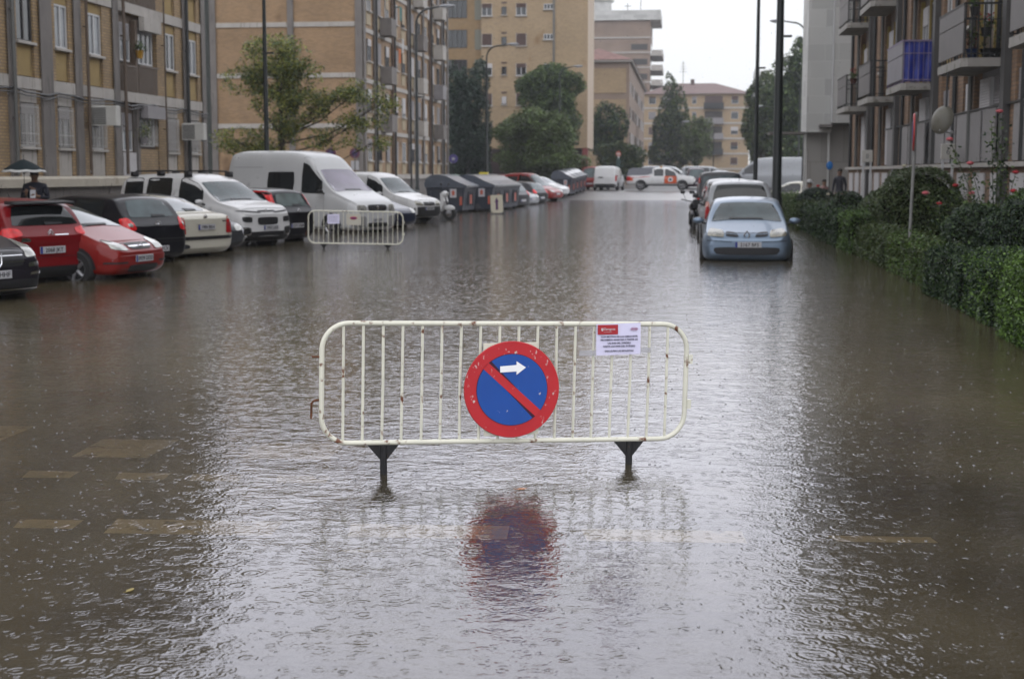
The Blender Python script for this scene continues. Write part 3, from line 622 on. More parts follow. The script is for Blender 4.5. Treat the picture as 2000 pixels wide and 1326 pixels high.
# ---- C: golden brick block across the junction
YC = 137.; C_ = thing('apartment_block', 'golden brick block across the junction with scattered small windows', 'building', (-9.32, YC, .4)); F = Fac(C_, 0, 0, 0)
m = MB(); m.box(-10.2, 0, .02, 8.6, 3.7, 24.2); m.box(-14.6, -10.21, .6, 8.6, 3.7, 24.2); m.box(-9.9,-.3,.5,8.3,-.4,3.69); F.mb('wall', m, bk_gold)
m = MB(); m.box(-.02, .05, .0, 8.5, 3.71, 24.1); F.mb('side_wall', m, pm('lit_side_wall', (.62,.50,.38), rough=.8))  # lit narrow side of the block, its light painted in as a paler colour
m = MB(); m.box(-14.6,-.55,.3,.49,-.4,3.6); F.mb('shop_front', m, pm('dark_shop_front', (.045,.025,.025), rough=.3, var=.5, vs=.7)); 
m = MB(); m.box(-.45,.04,-.08,.45,-.4,3.68); F.mb('corner_pillar', m, pm('red_pillar', (.28,.06,.055), rough=.6))
m = MB(); m.box(-14.7, .06, -.08, 8.8, 24.2, 24.6); F.mb('parapet', m, pale)
for k in range(7):
    z = 5.35+2.81*k-.4
    b = k in (1, 2, 4)
    F.window(-10.0+.35, z, 1.0, 1.15, .018, 'w', drop=.95 if k in (0,1,3) else .35, sc='b' if k in (0,1,3,4) else 'w')
    F.window(-8.0, z+.1, .48, .75, .018, 'd', mull=0, drop=[0,.9,.0,.0,0,0,0][k], sc='w')
    F.window(-6.35, z, 1.0, 1.15, .018, 'w', drop=1 if k in (1,3,5) else .35, sc='b')
    F.window(-3.75, z+.55, .92, .52, .018, 'w', mull=2, drop=0)
    F.window(-12.6, z-.1, 1.9, 1.7, .558, 'd', mull=3, sill=False); m = MB(); m.box(-10.9,-10.25,.5,.598,z-.3,z+1.6); F.mb('panel', m, pm('grey_green_panel', (.2,.2,.16), rough=.7))
    m = MB(); m.box(-8.25,-7.75,-.03,.018,z+1.15,z+1.3); F.mb('vent', m, shut_b)
m = MB(); m.box(-3.32,-3.14,-.08,.018,4,24.1); F.mb('downpipe', m, pipe_g)
m = MB(); m.box(-14.6,-10.22,.56,.598,4,24); F.mb('bay_wall', m, pm('bay_wall', (.30,.2,.10), rough=.8, var=.1))

# ---- D: tiled house, E: tower, F: far block
D_ = thing('tiled_house', 'brick building with a shallow red tiled roof between the golden block and the tower', 'building', (-6.45, 165, .4)); F = Fac(D_, 0, 0, 0)
m = MB(); m.box(-7.5, 0, .02, 60, -.4, 13.9); F.mb('wall', m, bk_mauve); m = MB(); m.box(-4.5,-.35,-.04,.018,10.4,13.2); m.box(-4.5,-.35,-.04,.018,1,9.7); F.mb('panel', m, bk_gold)
m = MB(); m.box(-7.8,.35,-.4,60.4,13.9,14.12); F.mb('eave', m, pale)
m = MB(); m.add([(-7.9,-.5,14.13),(.45,-.5,14.13),(.45,60.5,14.13),(-7.9,60.5,14.13),(-3.7,3.2,15.7),(-3.7,56.5,15.7)], [(0,1,4),(1,2,5,4),(2,3,5),(3,0,4,5),(0,3,2,1)]); F.mb('roof', m, tile)
S = Fac(D_, 0, 0, R(90))
for i in range(14):
    for k in range(4): S.window(2.2+4.1*i, 1.8+2.9*k, 1.2, 1.3, .0, rw.choice('wd'), drop=rw.choice([0,.4,.9]), sc=rw.choice('wb'), sill=False, mull=0)
E_ = thing('tower_block', 'tall mauve brick tower with a white crown and pale floor bands', 'building', (-6.8, 273, .4)); F = Fac(E_, 0, 0, 0)
m = MB(); m.box(-14, 0, .02, 16, -.4, 29.8); F.mb('wall', m, bk_mauve)
for k in range(1, 10): m = MB(); z = 1.7+2.75*k; m.box(-14.1, .1, -.12, .017, z, z+.3); F.mb('band', m, pale)
m = MB(); m.box(-14.4, 1.9, -.5, 16.4, 29.8, 31.6); F.mb('crown', m, white_w); m = MB(); m.lathe([(2.6,31.6),(2.6,33.6),(3.1,33.8),(3.1,34.8),(2.9,34.9)], 20, (-10.2,5,0)); F.mb('roof_turret', m, white_w, smooth=True)
for k in range(2, 9):
    m = MB(); z = 1.2+2.75*k; m.box(.1, 2.3, -.1, 15, z, z+.25); m.box(2.15,2.3,-.1,15,z+.25,z+1.15); m.box(.2,2.1,.2,.3,z+.25,z+1.1); F.mb('balcony', m, pale)
    m = MB(); m.box(.02,.09,.5,15,z+.2,z+2.4); F.mb('window', m, glass)
    m = MB(); m.box(-3.6,-.5,-.02,.016,z+1.1,z+2.2); F.mb('window', m, frame_d)
m = MB(); m.tube([(-2,4,31),(-2,4,34)],.06,4); m.tube([(-4.5,4,31),(-4.5,4,33.4)],.06,4); m.box(-5.2,-3.8,3.98,4.02,32.8,32.9); F.mb('aerial', m, iron)
Ff = thing('far_block', 'far tan block with a red roof closing the end of the street', 'building', (11.4, 264, .4)); F = Fac(Ff, 0, 0, 0)
m = MB(); m.box(-19, 0, .02, 14, -.4, 15.6); F.mb('wall', m, bk_gold)
m = MB(); m.add([(-19.5,-.6,15.6),(.6,-.6,15.6),(.6,14.6,15.6),(-19.5,14.6,15.6),(-14,7,17.9),(-6,7,17.9)], [(0,1,5,4),(1,2,5),(2,3,4,5),(3,0,4),(0,3,2,1)]); F.mb('roof', m, pm('far_roof', (.23,.16,.15), rough=.8, var=.1))
for k in range(5):
    m = MB(); z = 1.9+2.75*k; m.box(-19, .05, -.08, .017, z, z+.35); F.mb('band', m, pale)
    for u in (-17.5,-15,-9.9,-2.6): F.window(u, z+.9, 1.3 if u != -9.9 else .8, 1.35, .016, 'w', drop=rw.choice([.2,.5,.9]), sc=rw.choice('gbw'), sill=False, mull=0)
    if k:
        m = MB(); m.box(-8.2,-4.6,-1.1,.0,z-.02,z+.16); m.box(-8.2,-4.6,-1.1,-1.02,z+.16,z+1.1); F.mb('balcony', m, rw.choice([shut_g, iron, pm('green_awning',(.05,.14,.09),rough=.7)]))
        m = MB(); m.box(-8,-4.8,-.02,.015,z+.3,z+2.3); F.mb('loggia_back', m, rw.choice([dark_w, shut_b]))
m = MB(); m.box(-10.6,-9.9,6,7,16.6,18.6); F.mb('chimney', m, shut_b); m = MB(); m.tube([(-12,7,17.6),(-12,7,22)],.05,4)
for q in range(4): m.box(-12.7+.1*q,-11.3-.1*q,6.98,7.02,20+.5*q,20.06+.5*q)
F.mb('aerial', m, iron)
t = thing('ochre_building', 'low ochre building glimpsed under the dark trees behind the green poles', 'building', (11.6, 232, .4)); m = MB(); m.box(0,22,0,12,-.4,7.6); obj('wall', m, pm('ochre_wall', (.45,.36,.18), rough=.8, var=.1), t); m = MB(); m.box(-.3,22.3,-.3,12.3,7.6,7.9); obj('roof', m, tile, t)
for q in range(5): m = MB(); m.box(2+4*q,3.2+4*q,-.05,.0,2,4.6); obj('window', m, shut_g, t)
t = thing('church_tower', 'pale hazy church tower with an onion shaped spire far beyond the end of the street', 'tower', (19.2, 400, .4)); m = MB()
m.box(-1.6,1.6,-1.6,1.6,-.4,19); obj('shaft', m, white_w, t); m = MB(); m.lathe([(1.5,19),(1.7,20),(1.9,21.5),(1.7,23.5),(1.0,25),(.7,26),(1.1,27),(1.0,28.3),(.4,30.5),(.15,34),(.03,38)], 16); obj('spire', m, white_w, t, True)

# ---- G: white modern building
G_ = thing('white_building', 'plain pale grey modern building with an overhanging front beyond the brick apartments', 'building', (4.95, 60, 0)); F = Fac(G_, 0, 0, 0)
m = MB(); m.box(0, 1.02, .5, 3.2, 3.42, 19); m.box(1.02, 9, 0, 3.2, 3.78, 19.); F.mb('wall', m, white_w)
m = MB(); m.box(.12, 9, 1.1, 3.1, -.3, 3.76); F.mb('ground_floor_wall', m, pm('taupe_panels', (.36,.345,.32), rough=.6, wall=(.9,2.2,.01,(.15,.14,.13))))
m = MB(); m.box(.9,.98,.6,.66,-.1,3.41); m.box(-.02,.06,1.0,1.08,-.1,3.41); m.box(1.9,1.98,.3,.36,-.1,3.77); F.mb('column', m, white_w)
m = MB(); m.box(-1.45, -.003, .9, 2.6, 3.36, 3.45); m.box(.5, 1.0, -.1, .49, 3.6, 3.72); F.mb('canopy', m, cem)
m = MB(); m.box(.985, 1.015, -.03, .49, 3.8, 19); F.mb('corner_strip', m, frame_w)

# ---- H: brick apartments with balconies, facing the street at X=6.2
XH, YH = 6.2, 56.
H_ = thing('apartment_block', 'brick apartment block on the right with balconies above the garden', 'building', (XH, YH, 0))
F = Fac(H_, 0, 0, R(-90)); LH = 43.; HH = 15.4
bays = [15.0, 22.0, 28.85, 36.85, 43.3, 49.6]     # world Y of each grey post
U = lambda y: YH-y
wc = []
for i, y0 in enumerate(bays):
    nx = bays[i+1] if i+1 < len(bays) else 56.
    wc.append((y0+.45, y0+3.35, 'bal')); rest = nx-.1-(y0+3.5)
    wc.append((y0+3.65, y0+4.65, 'a')) if rest > 1.4 else None
    if rest > 3: wc.append((nx-1.65, nx-.55, 'b'))
wc = [(a, min(b, 55.9), c) for a, b, c in wc]
m = MB(); m.box(0, LH, .2, 10, -.3, HH); p = 0.
for a, b in sorted((U(b), U(a)) for a, b, c in wc)+[(LH, LH)]:
    if a > p: m.box(p, a, 0, .2, 1.95, HH-.3)
    p = max(p, b)
m.box(0, LH, -.001, .2, -.3, 1.86)
F.mb('wall', m, pm('dull_brick', (.30,.185,.11), rough=.8, wall=(.25,.085,.016,(.12,.085,.06)), var=.18, vs=.7))
m = MB(); m.box(0, LH, -.12, .0, 1.87, 1.96); F.mb('ledge', m, pale)
for q in range(20): F.put('basement_panel', bxm(1.15, -.04, -.003, 1.0, shut, 'basement_panel'), 1.3+q*1.8, 0, .75)
railt = pm('pale_rail', (.25,.2,.32), rough=.5)
for y0 in bays:
    m = MB(); m.box(U(y0)-.17, U(y0)+.17, -.14, -.003, 1.97, HH-.3); m.box(U(y0)-.17, U(y0)+.17, -.14, -.003, -.2, 1.865); F.mb('pilaster', m, pm('dark_grey_post', (.085,.083,.08), rough=.6, var=.1))
    for dy, mt in ((3.45,pipe_g),(5.3,iron)): m = MB(); m.tube([(U(y0+dy),-.07,1.97),(U(y0+dy),-.07,HH-.2)], .055, 8); F.mb('drainpipe', m, mt, smooth=True)
    for k in range(5):   # slab edge strips
        pass
panel_g = pm('balcony_panel', (.17,.16,.158), rough=.5, var=.08, vs=2); slabm = pm('balcony_slab', (.36,.34,.31), rough=.7, var=.12, vs=3, dirt=(.2,.18,.15), dirt_s=4)
panel_l = pm('balcony_panel_light', (.27,.26,.285), rough=.5, var=.08, vs=2)
rv = random.Random(21)
for i, (a, b, c) in enumerate(wc):
    if b < 20: continue
    uc = U((a+b)/2); w = b-a
    for k in range(5):
        zf = 4.0+2.8*(k-1) if k else 1.96
        if c == 'bal':
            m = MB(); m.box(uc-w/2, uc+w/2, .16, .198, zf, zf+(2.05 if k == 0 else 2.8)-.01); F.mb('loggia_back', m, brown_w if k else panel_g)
            if k == 0:
                F.window(uc+w*.27, 2.0, 1.05, 1.7, .12, 'w', drop=rv.choice([1,.9]), sc='g', sill=False, mull=0); F.window(uc-w*.2, 2.0, 1.1, 1.72, .10, 'w', drop=rv.choice([1,.95]), sc='w', sill=False, mull=0)
            else:
                F.window(uc+w*.22, zf+.02, 1.0, 2.1, .14, 'd', drop=rv.choice([0,.3]), sc='c', sill=False); F.window(uc-w*.27, zf+.9, .9, 1.2, .14, 'w', drop=.4, sc='w', sill=False)
                for q in (-.46, .02): F.put('door_post', bxm(.065, .05, .15, 2.3, pm('yellow_frame', (.38,.28,.08), rough=.6), 'door_post'), uc+w*q, 0, zf)
        elif k == 0:
            F.window(uc, 2.0, w-.12, 1.72, .1, 'w', drop=1, sc='g' if c == 'b' else 'w', sill=False, mull=0)
        else:
            m = MB(); m.box(uc-w/2, uc+w/2, .09, .198, zf+.1, zf+.9); F.mb('panel', m, pale if (i+k)%3 else render_y)
            F.window(uc, zf+.98, w-.12, 1.5, .12, 'w', drop=rv.choice([.55,.8,1,1]) if c == 'a' else rv.choice([0,.3,.6]), sc=rv.choice('cwg') if c == 'a' else 'w', gl=glass)
        if c == 'bal' and 0 < k < 4:
            # slab with a bevelled corner; solid panel to the street, bars at the ends
            z = zf-.17; D = .82; u0, u1 = uc-w/2+.02, uc+w/2-.02
            m = MB(); m.prism([(u0,-.002),(u0,-D+.12),(u0+.14,-D),(u1-.14,-D),(u1,-D+.12),(u1,-.002)], z, z+.17, 'z'); bal = F.mb('balcony', m, slabm)
            L_ = bal.location; 
            pm_ = panel_l if (35 < a < 39) else panel_g
            m = MB(); m.box(u0+.1, u1-.06, -D+.02, -D+.045, z+.27, z+.86); m.box(u0+.1, u1-.06, -D+.02, -D+.045, z+.88, z+1.2); link('front_panel', m.mesh('front_panel', pm_), bal)
            m = MB()
            for ue in (u0+.03, u1-.03):
                for q in range(7): yb = -D+.06+q*.12; tb_ = .007 if (35 < a < 39 and k == 1) else .012; m.box(ue-tb_, ue+tb_, yb-tb_, yb+tb_, z+.17, z+1.2)
                m.box(ue-.02, ue+.02, -D+.02, -.01, z+1.2, z+1.24); m.box(ue-.015, ue+.015, -D+.02, -.01, z+.24, z+.265); m.box(ue-.015, ue+.015, -D+.02, -.01, z+.9, z+.92)
            m.box(u0+.05, u1-.05, -D+.01, -D+.05, z+1.2, z+1.24)
            for q in range(9): ub = u0+.15+q*(u1-u0-.3)/8; m.box(ub-.012, ub+.012, -D+.046, -D+.07, z+.17, z+1.2)
            link('railing', m.mesh('railing', railt if (35 < a < 39 and k == 1) else iron), bal)
for k in range(1, 5):
    m = MB(); z = 3.80+2.8*(k-1); m.box(0, LH, -.025, -.002, z+.02, z+.17) if False else None
m = MB(); m.box(-.2, LH+.2, -.6, 10.2, HH, HH+.25); F.mb('eave', m, pale)
# blue tarp over the end and front of a balcony
tarp = pm('blue_tarp', (.012,.03,.30), rough=.45, var=.25, vs=5)
m = MB(); yy0 = 36.85+.45-.03; g_ = []
def drape(P0, P1, zt_, zb, nx=14, nz=10, amp=.025):
    vs = []; P0, P1 = Vector(P0), Vector(P1); d = (P1-P0); nn_ = Vector((-d.y, d.x, 0)).normalized()
    for j in range(nz+1):
        for i in range(nx+1):
            f = i/nx; v = j/nz; q = P0+d*f+nn_*(amp*math.sin(f*17+v*2)*(.3+v)+.01*math.sin(v*9+f*5)); vs.append((q.x, q.y, zt_+(zb-zt_)*v+.03*math.sin(f*9)*(1-v)))
    return vs, [(j*(nx+1)+i, j*(nx+1)+i+1, (j+1)*(nx+1)+i+1, (j+1)*(nx+1)+i) for j in range(nz) for i in range(nx)]
m.add(*drape((5.44,yy0+.11,0), (6.14,yy0+.11,0), 5.05, 4.04))
o = obj('tarp', m, tarp, None, True); tag(o, 'bright blue tarpaulin hung over the end rails of a first floor balcony', 'tarpaulin')
# pots on the nearest whole balcony
def pot(label, x, y, z, r, col, leaf, fl=None, hh=.3, group='plants on the balconies'):
    t = thing('potted_plant', label, 'potted plant', (x, y, z), 0, group); m = MB(); m.lathe([(r*.7,0),(r,.16),(r*1.08,.17),(r*.9,.17)], 12); obj('pot', m, pm('pot_'+label[:6], col, rough=.6), t, True)
    P = nprng.normal(size=(120,3))*np.array([r*.7,r*.7,hh*.35])+np.array([0,0,.17+hh*.5]); link('foliage', leaf_mesh('foliage', P, .06, leaf), t)
    if fl: 
        P = nprng.normal(size=(30,3))*np.array([r*.6,r*.6,hh*.2])+np.array([0,0,.2+hh]); link('flower', leaf_mesh('flower', P, .06, [fl]), t)
pot('potted plant with bright red flowers raised behind the bars of the balcony with grey panels', 5.85, 29.45, 4.42, .11, (.05,.05,.05), [L_mid], red, .2)
pot('wide black trough plant at the foot of the balcony bars', 5.95, 29.5, 4.01, .2, (.02,.02,.022), [L_dark, L_mid], None, .5)
pot('dark red leaved potted plant at the corner of the balcony with grey panels', 5.6, 29.48, 4.01, .12, (.03,.05,.12), [pm('dark_red_leaf',(.12,.015,.02),rough=.6), L_mid], None, .4)
pot('light green potted plant on the upper rail of the flower balcony', 5.62, 29.44, 4.82, .1, (.05,.05,.05), [L_fresh], None, .25)
pot('small plant with red flowers on the balcony beside the white building', 5.62, 49.95, 4.75, .12, (.1,.04,.03), [L_mid], red, .25)
# things on and before the right facade
t = thing('satellite_dish', 'grey satellite dish seen from behind below a balcony on the right', 'satellite dish', (5.25, 30.6, 2.85), R(-38))
m = MB(); m.lathe([(.002,.07),(.12,.055),(.2,.025),(.255,-.02),(.262,-.03),(.25,-.02),(.2,.015),(.1,.045),(.002,.058)], 28, (0,0,0), 'y', cap=False); o = obj('reflector', m, pm('dish_grey', (.15,.14,.11), rough=.5, var=.15, vs=4, dirt=(.14,.13,.1), dirt_s=5), t, True); o.scale = (.95,1.18,1.18); o.rotation_euler = (R(-18), 0, 0)
o.rotation_euler = (R(162), 0, 0)
m = MB(); m.tube([(.0,.05,-.02),(.05,.1,.3),(.05,.1,.95)], .02, 6); obj('mount', m, iron, t); m = MB(); m.tube([(.02,-.1,-.22),(.06,.28,-.28)], .014, 6); m.ell((.07,.3,-.26), (.04,.06,.04), 8, 6); obj('receiver_arm', m, frame_w, t, True)
def portal(label, x, y, ch, gname):
    t = thing('entrance_sign', label, 'sign', (x, y, 0), 0, gname); m = MB(); m.box(-.12,-.07,-.03,.03,0,2.06); m.box(.09,.14,-.03,.03,0,2.06); obj('post', m, frame_w, t)
    m = MB(); m.bbox(-.14,.16,-.06,.06,2.06,2.4,.01); b = obj('sign_box', m, pm('sign_box', (.55,.53,.48), rough=.5), t); text('number', ch, .2, pm('grey_letter',(.2,.2,.2)), t, (0.01,-.065,2.22), (R(90),0,0))
scr = pm('screen_grey', (.30,.285,.28), rough=.55, var=.08, vs=2, dirt=(.2,.19,.18), dirt_s=4, dirt_t=.6)
for q in range(16):
    yq = 23.2+q*1.42
    if any(abs(yq-b_) < .75 for b_ in bays): continue
    F.put('terrace_screen', bxm(1.22, -.065, -.035, 1.06, scr, 'terrace_screen'), U(yq), 0, 1.985)
F.mb('screen_rail', MB().box(U(45.5), U(22.6), -.09, -.03, 3.06, 3.10), iron)
portal('square pale sign box with a number on two white posts before the balcony block', 5.85, 33.2, '6', 'entrance signs')
portal('sign box with a number on thin white posts, farther along the garden', 5.2, 42.3, '8', 'entrance signs')
# ================================================================== vehicles
car_glass = pm('car_glass', (.012,.015,.016), rough=.05, spec=.45, var=.3, vs=2)
screen = pm('windscreen_glass', (.05,.075,.08), rough=.05, spec=.32, var=.45, vs=2.2)
screen_v = pm('windscreen_lilac', (.15,.12,.19), rough=.05, spec=1.0, var=.3, vs=1.5)
blackp = pm('black_plastic', (.016,.016,.018), rough=.5, bump=.001, bs=120); chrome = pm('chrome', (.6,.6,.62), rough=.15, metal=1)
tyre = pm('tyre_rubber', (.018,.018,.018), rough=.75); rimm = pm('wheel_rim', (.35,.35,.36), rough=.3, metal=.7)
lampc = pm('headlight_glass', (.42,.42,.39), rough=.08, spec=1., var=.5, vs=9, metal=.35); lampy = pm('headlight_amber', (.27,.26,.21), rough=.08, spec=1., var=.5, vs=9, metal=.2)
tailr = pm('taillight_red', (.42,.012,.015), rough=.2, spec=.4, var=.35, vs=10); tailb = pm('taillight_bright', (.75,.015,.018), rough=.2, spec=.4, var=.35, vs=12)
plate_m = pm('plate_white', (.52,.52,.54), rough=.45); plate_b = pm('plate_blue', (.01,.03,.25), rough=.4); ink = pm('ink_black', (.02,.02,.025), rough=.5)
def lerp(a, b, t): return a+(b-a)*t
def pl(keys, x):
    for (a, za), (b, zb) in zip(keys, keys[1:]):
        if x <= b: return lerp(za, zb, (x-a)/(b-a) if b > a else 0)
    return keys[-1][1]
def body_cage(S):
    L, Wd = S['L'], S['W']/2; top = S['top']; belt = S['belt']; tum = S.get('tum', .30); zb0 = S.get('zb', .20)
    nose = top[0][1]; tail = top[-1][1]; ds = [0,.03,.12,.32]; kx = [k for k, _ in top[1:-1]]
    for a, b in zip([.32]+kx, kx+[L-.3]):
        if b-a > .9: ds += [lerp(a,b,1/3), lerp(a,b,2/3)]
        elif b-a > .35: ds.append((a+b)/2)
        ds.append(b)
    ds = sorted(set(round(d, 3) for d in ds if d < L-.14))+[L-.12, L-.03, L]
    rings_ = []
    for d in ds:
        e0, e1 = d, L-d; zt = pl(top, d); k = 1; zb = zb0; drop = 0
        if e0 < .32: k = lerp(.80, .99, min(1, (e0/.32))**.45); drop = (1-min(1,e0/.2))**2*.13; zb = zb0+.13*(1-min(1,e0/.12))
        if e1 < .30: k = lerp(S.get('tk', .86), .99, min(1, (e1/.30))**.5); drop = (1-min(1,e1/.12))**2*S.get('tdrop', .06); zb = zb0+.13*(1-min(1,e1/.1))
        zt -= drop; zs = min(pl(belt, d)-drop*.7, zt-.05); w = Wd*k; h = zt-zs
        wr = w*.93-tum*h*.85
        half = [(0,zb),(.6*w,zb),(.92*w,zb+.01),(w*.985,zb+.10),(w,zb+.24),(w,(zb+zs)*.5+.06),(w*.985,zs-.09),(w*.955,zs-.01),
                (lerp(w*.93,wr,.3),zs+.3*h),(lerp(w*.93,wr,.65),zs+.65*h),(wr,zs+.87*h),(wr*.88,zt-.04*min(1,h/.3)),(wr*.5,zt-.006),(0,zt)]
        rings_.append([(L/2-d, y, z) for y, z in half]+[(L/2-d, -y, z) for y, z in half[-2:0:-1]])
    n_ = len(rings_[0]); m = MB(); vs = [p for r in rings_ for p in r]
    fs = [(i*n_+j, i*n_+(j+1)%n_, (i+1)*n_+(j+1)%n_, (i+1)*n_+j) for i in range(len(rings_)-1) for j in range(n_)]
    H2 = 13
    for base, fl in ((0, 0), ((len(rings_)-1)*n_, 1)):   # quads across the end caps
        for j in range(H2):
            a, b = base+j, base+j+1; c, d_ = base+(n_-j-1)%n_, base+(n_-j)%n_
            q = (a, b, c, d_) if j not in (0, H2-1) else ((a, b, c) if j == 0 else (a, b, d_))
            fs.append(tuple(dict.fromkeys(q)) if not fl else tuple(dict.fromkeys(q))[::-1])
    m.add(vs, fs); return m
def bake(me, levels, skin=None):
    o = bpy.data.objects.new('tmp', me); COL.objects.link(o)
    md = o.modifiers.new('s', 'SUBSURF'); md.levels = levels; md.render_levels = levels
    dg = bpy.context.evaluated_depsgraph_get(); r = bpy.data.meshes.new_from_object(o.evaluated_get(dg)); bpy.data.objects.remove(o); return r
class Body:
    def __init__(s, S, levels=2):
        me = body_cage(S).mesh('body', [S['paint']], True); s.me = bake(me, levels); s.me.polygons.foreach_set('use_smooth', [True]*len(s.me.polygons))
        s.bvh = BVHTree.FromPolygons([v.co.copy() for v in s.me.vertices], [tuple(p.vertices) for p in s.me.polygons])
    def hit(s, ang, u, z):
        ca, sa = math.cos(ang), math.sin(ang); o = Vector((ca*9-sa*u, sa*9+ca*u, z)); h = s.bvh.ray_cast(o, Vector((-ca, -sa, 0)))
        if h[0] is None:
            q = Vector((-sa*u, ca*u, z))+Vector((ca, sa, 0))*.8; h = s.bvh.find_nearest(q)
        return h[0], h[1]
def patch(B, ang, f, nu=10, nv=7, off=.006, rnd_=7, m=None, mi=0):
    m = m or MB(); ang = R(ang); vs = []
    for i in range(nu+1):
        s = .5-.5*math.cos(math.pi*i/nu); kk = max(0, 1-abs(2*s-1)**rnd_)**(1/rnd_) if rnd_ else 1
        kk = max(kk, .02)
        for j in range(nv+1):
            t = .5+(j/nv-.5)*kk; u, z = f(s, t); p, n_ = B.hit(ang, u, z); vs.append(tuple(p+n_*off))
    fs = [(i*(nv+1)+j, (i+1)*(nv+1)+j, (i+1)*(nv+1)+j+1, i*(nv+1)+j+1) for i in range(nu) for j in range(nv)]
    return m.add(vs, fs, mi)
def quad(*c):
    def f(s, t): return (lerp(lerp(c[0][0],c[1][0],s), lerp(c[3][0],c[2][0],s), t), lerp(lerp(c[0][1],c[1][1],s), lerp(c[3][1],c[2][1],s), t))
    return f
def smesh(name, m, mats): 
    me = m.mesh(name, mats, False); me.polygons.foreach_set('use_smooth', [True]*len(me.polygons)); return me
def car(name, label, cat, S, E, heading, group=None, rear=False):
    """E = world point of the front (or rear) end centre, heading in degrees of the car's forward axis"""
    L, Wd, Hh = S['L'], S['W'], S['H']; a = R(heading); c, s_ = math.cos(a), math.sin(a); k = L/2*(1 if rear else -1)
    x, y = E[0]+c*k, E[1]+s_*k; z0 = S.get('z0', gz(y)); t = thing(name, label, cat, (x, y, z0), a, group)
    B = Body(S, S.get('lv', 2)); link('body', B.me, t); top, belt = S['top'], S['belt']; hx = L/2
    det = S.get('det', 1)
    def P(nm, m, mat_, par=t, lab=None):
        o = link(nm, smesh(nm, m, mat_), par); 
        if lab: o['label'] = lab
        return o
    # windscreen
    w0, w1 = S['ws']; zc, zr = pl(top, w0)+.02, pl(top, w1)-.05
    ww, wt_ = S.get('wsw', (Wd*.43, Wd*.345))
    m = patch(B, 0, lambda s, t_: ((s-.5)*2*lerp(ww, wt_, t_), lerp(zc-.05*(2*s-1)**2, zr-.02*(2*s-1)**2, t_)), 12, 7, .007, 14)
    P('windscreen', m, S.get('screen', screen))
    if 'rw' in S:
        r0, r1, rz0, rz1, a0, a1 = S['rw']   # bottom z, top z, half widths
        m = patch(B, 180, lambda s, t_: ((s-.5)*2*lerp(a0, a1, t_), lerp(rz0, rz1-.02*(2*s-1)**2, t_)), 12, 6, .007, 12); P('rear_window', m, S.get('rglass', screen))
        if det:
            m = patch(B, 180, quad((-.02,rz0+.0),(.34,rz0+.01),(.34,rz0+.035),(-.02,rz0+.05)), 4, 2, .016, 0); P('wiper', m, blackp)
    if det:
        for sg in (1, -1):
            m = patch(B, 0, quad((sg*.06-.3, zc+.0), (sg*.06+.28, zc+.0), (sg*.06+.28, zc+.025), (sg*.06-.3, zc+.03)), 5, 2, .015, 0); P('wiper', m, blackp)
    for sg in (90, -90):
        sn = -1 if sg == 90 else 1
        for (d0, d1, *o_) in S['side']:
            tilt = o_[0] if o_ else 0
            def f(s, t_):
                db = lerp(d0, d1, s); zb = pl(belt, db)+.03; ztp = max(zb+.015, min(pl(top, db)-.085, Hh-.12)); 
                return (sn*(hx-db-tilt*t_*(1 if s > .5 else 0)), lerp(zb, ztp, t_))
            P('side_window', patch(B, sg, f, 10, 5, .005, 10), car_glass)
        if det:
            for dd in S.get('seams', []):
                m = MB(); patch(B, sg, quad((sn*(hx-dd)-.004,.32),(sn*(hx-dd)+.004,.32),(sn*(hx-dd)+.004,pl(belt,dd)-.02),(sn*(hx-dd)-.004,pl(belt,dd)-.02)), 1, 10, .002, 0, m); P('door_seam', m, blackp)
            for dd in S.get('handles', []):
                m = MB(); patch(B, sg, quad((sn*(hx-dd)-.09,pl(belt,dd)-.15),(sn*(hx-dd)+.09,pl(belt,dd)-.15),(sn*(hx-dd)+.09,pl(belt,dd)-.12),(sn*(hx-dd)-.09,pl(belt,dd)-.12)), 4, 2, .02, 4, m); P('door_handle', m, S.get('handle_m', S['paint']))
    def both(name_, corners, ang, mat_, off=.009, r_=5, lab=None, nu=8):
        for sg in (1, -1):
            cs = [(sg*u, z) for u, z in corners]; m = patch(B, ang*1., quad(*cs), nu, 5, off, r_); P(name_, m, mat_, lab=lab)
    for nm, cs, ang, mt, *o_ in S.get('both', []): both(nm, cs, ang, mt, *(o_ or []))
    for nm, cs, ang, mt, *o_ in S.get('one', []):
        P(nm, patch(B, ang, quad(*cs), 10, 5, o_[0] if o_ else .008, o_[1] if len(o_) > 1 else 6), mt)
    if 'plate' in S:
        ang, z, txt = S['plate'][:3]; uo = S['plate'][3] if len(S['plate']) > 3 else 0; fr = ang == 0
        p, n_ = B.hit(R(ang), uo, z); px = p.x+(.022 if fr else -.022)
        m = MB(); m.bbox(-.26,.26,-.006,.006,-.055,.055,.004); pt = link('number_plate', m.mesh('number_plate', plate_m), t, (px, p.y, z), R(90 if fr else -90))
        m = MB(); m.box(-.258,-.212,-.0085,-.0065,-.053,.053); link('blue_strip', m.mesh('blue_strip', plate_b), pt)
        if det: text('lettering', txt, .098, ink, pt, (.025,-.0085,-.004), (R(90),0,0), .0012)
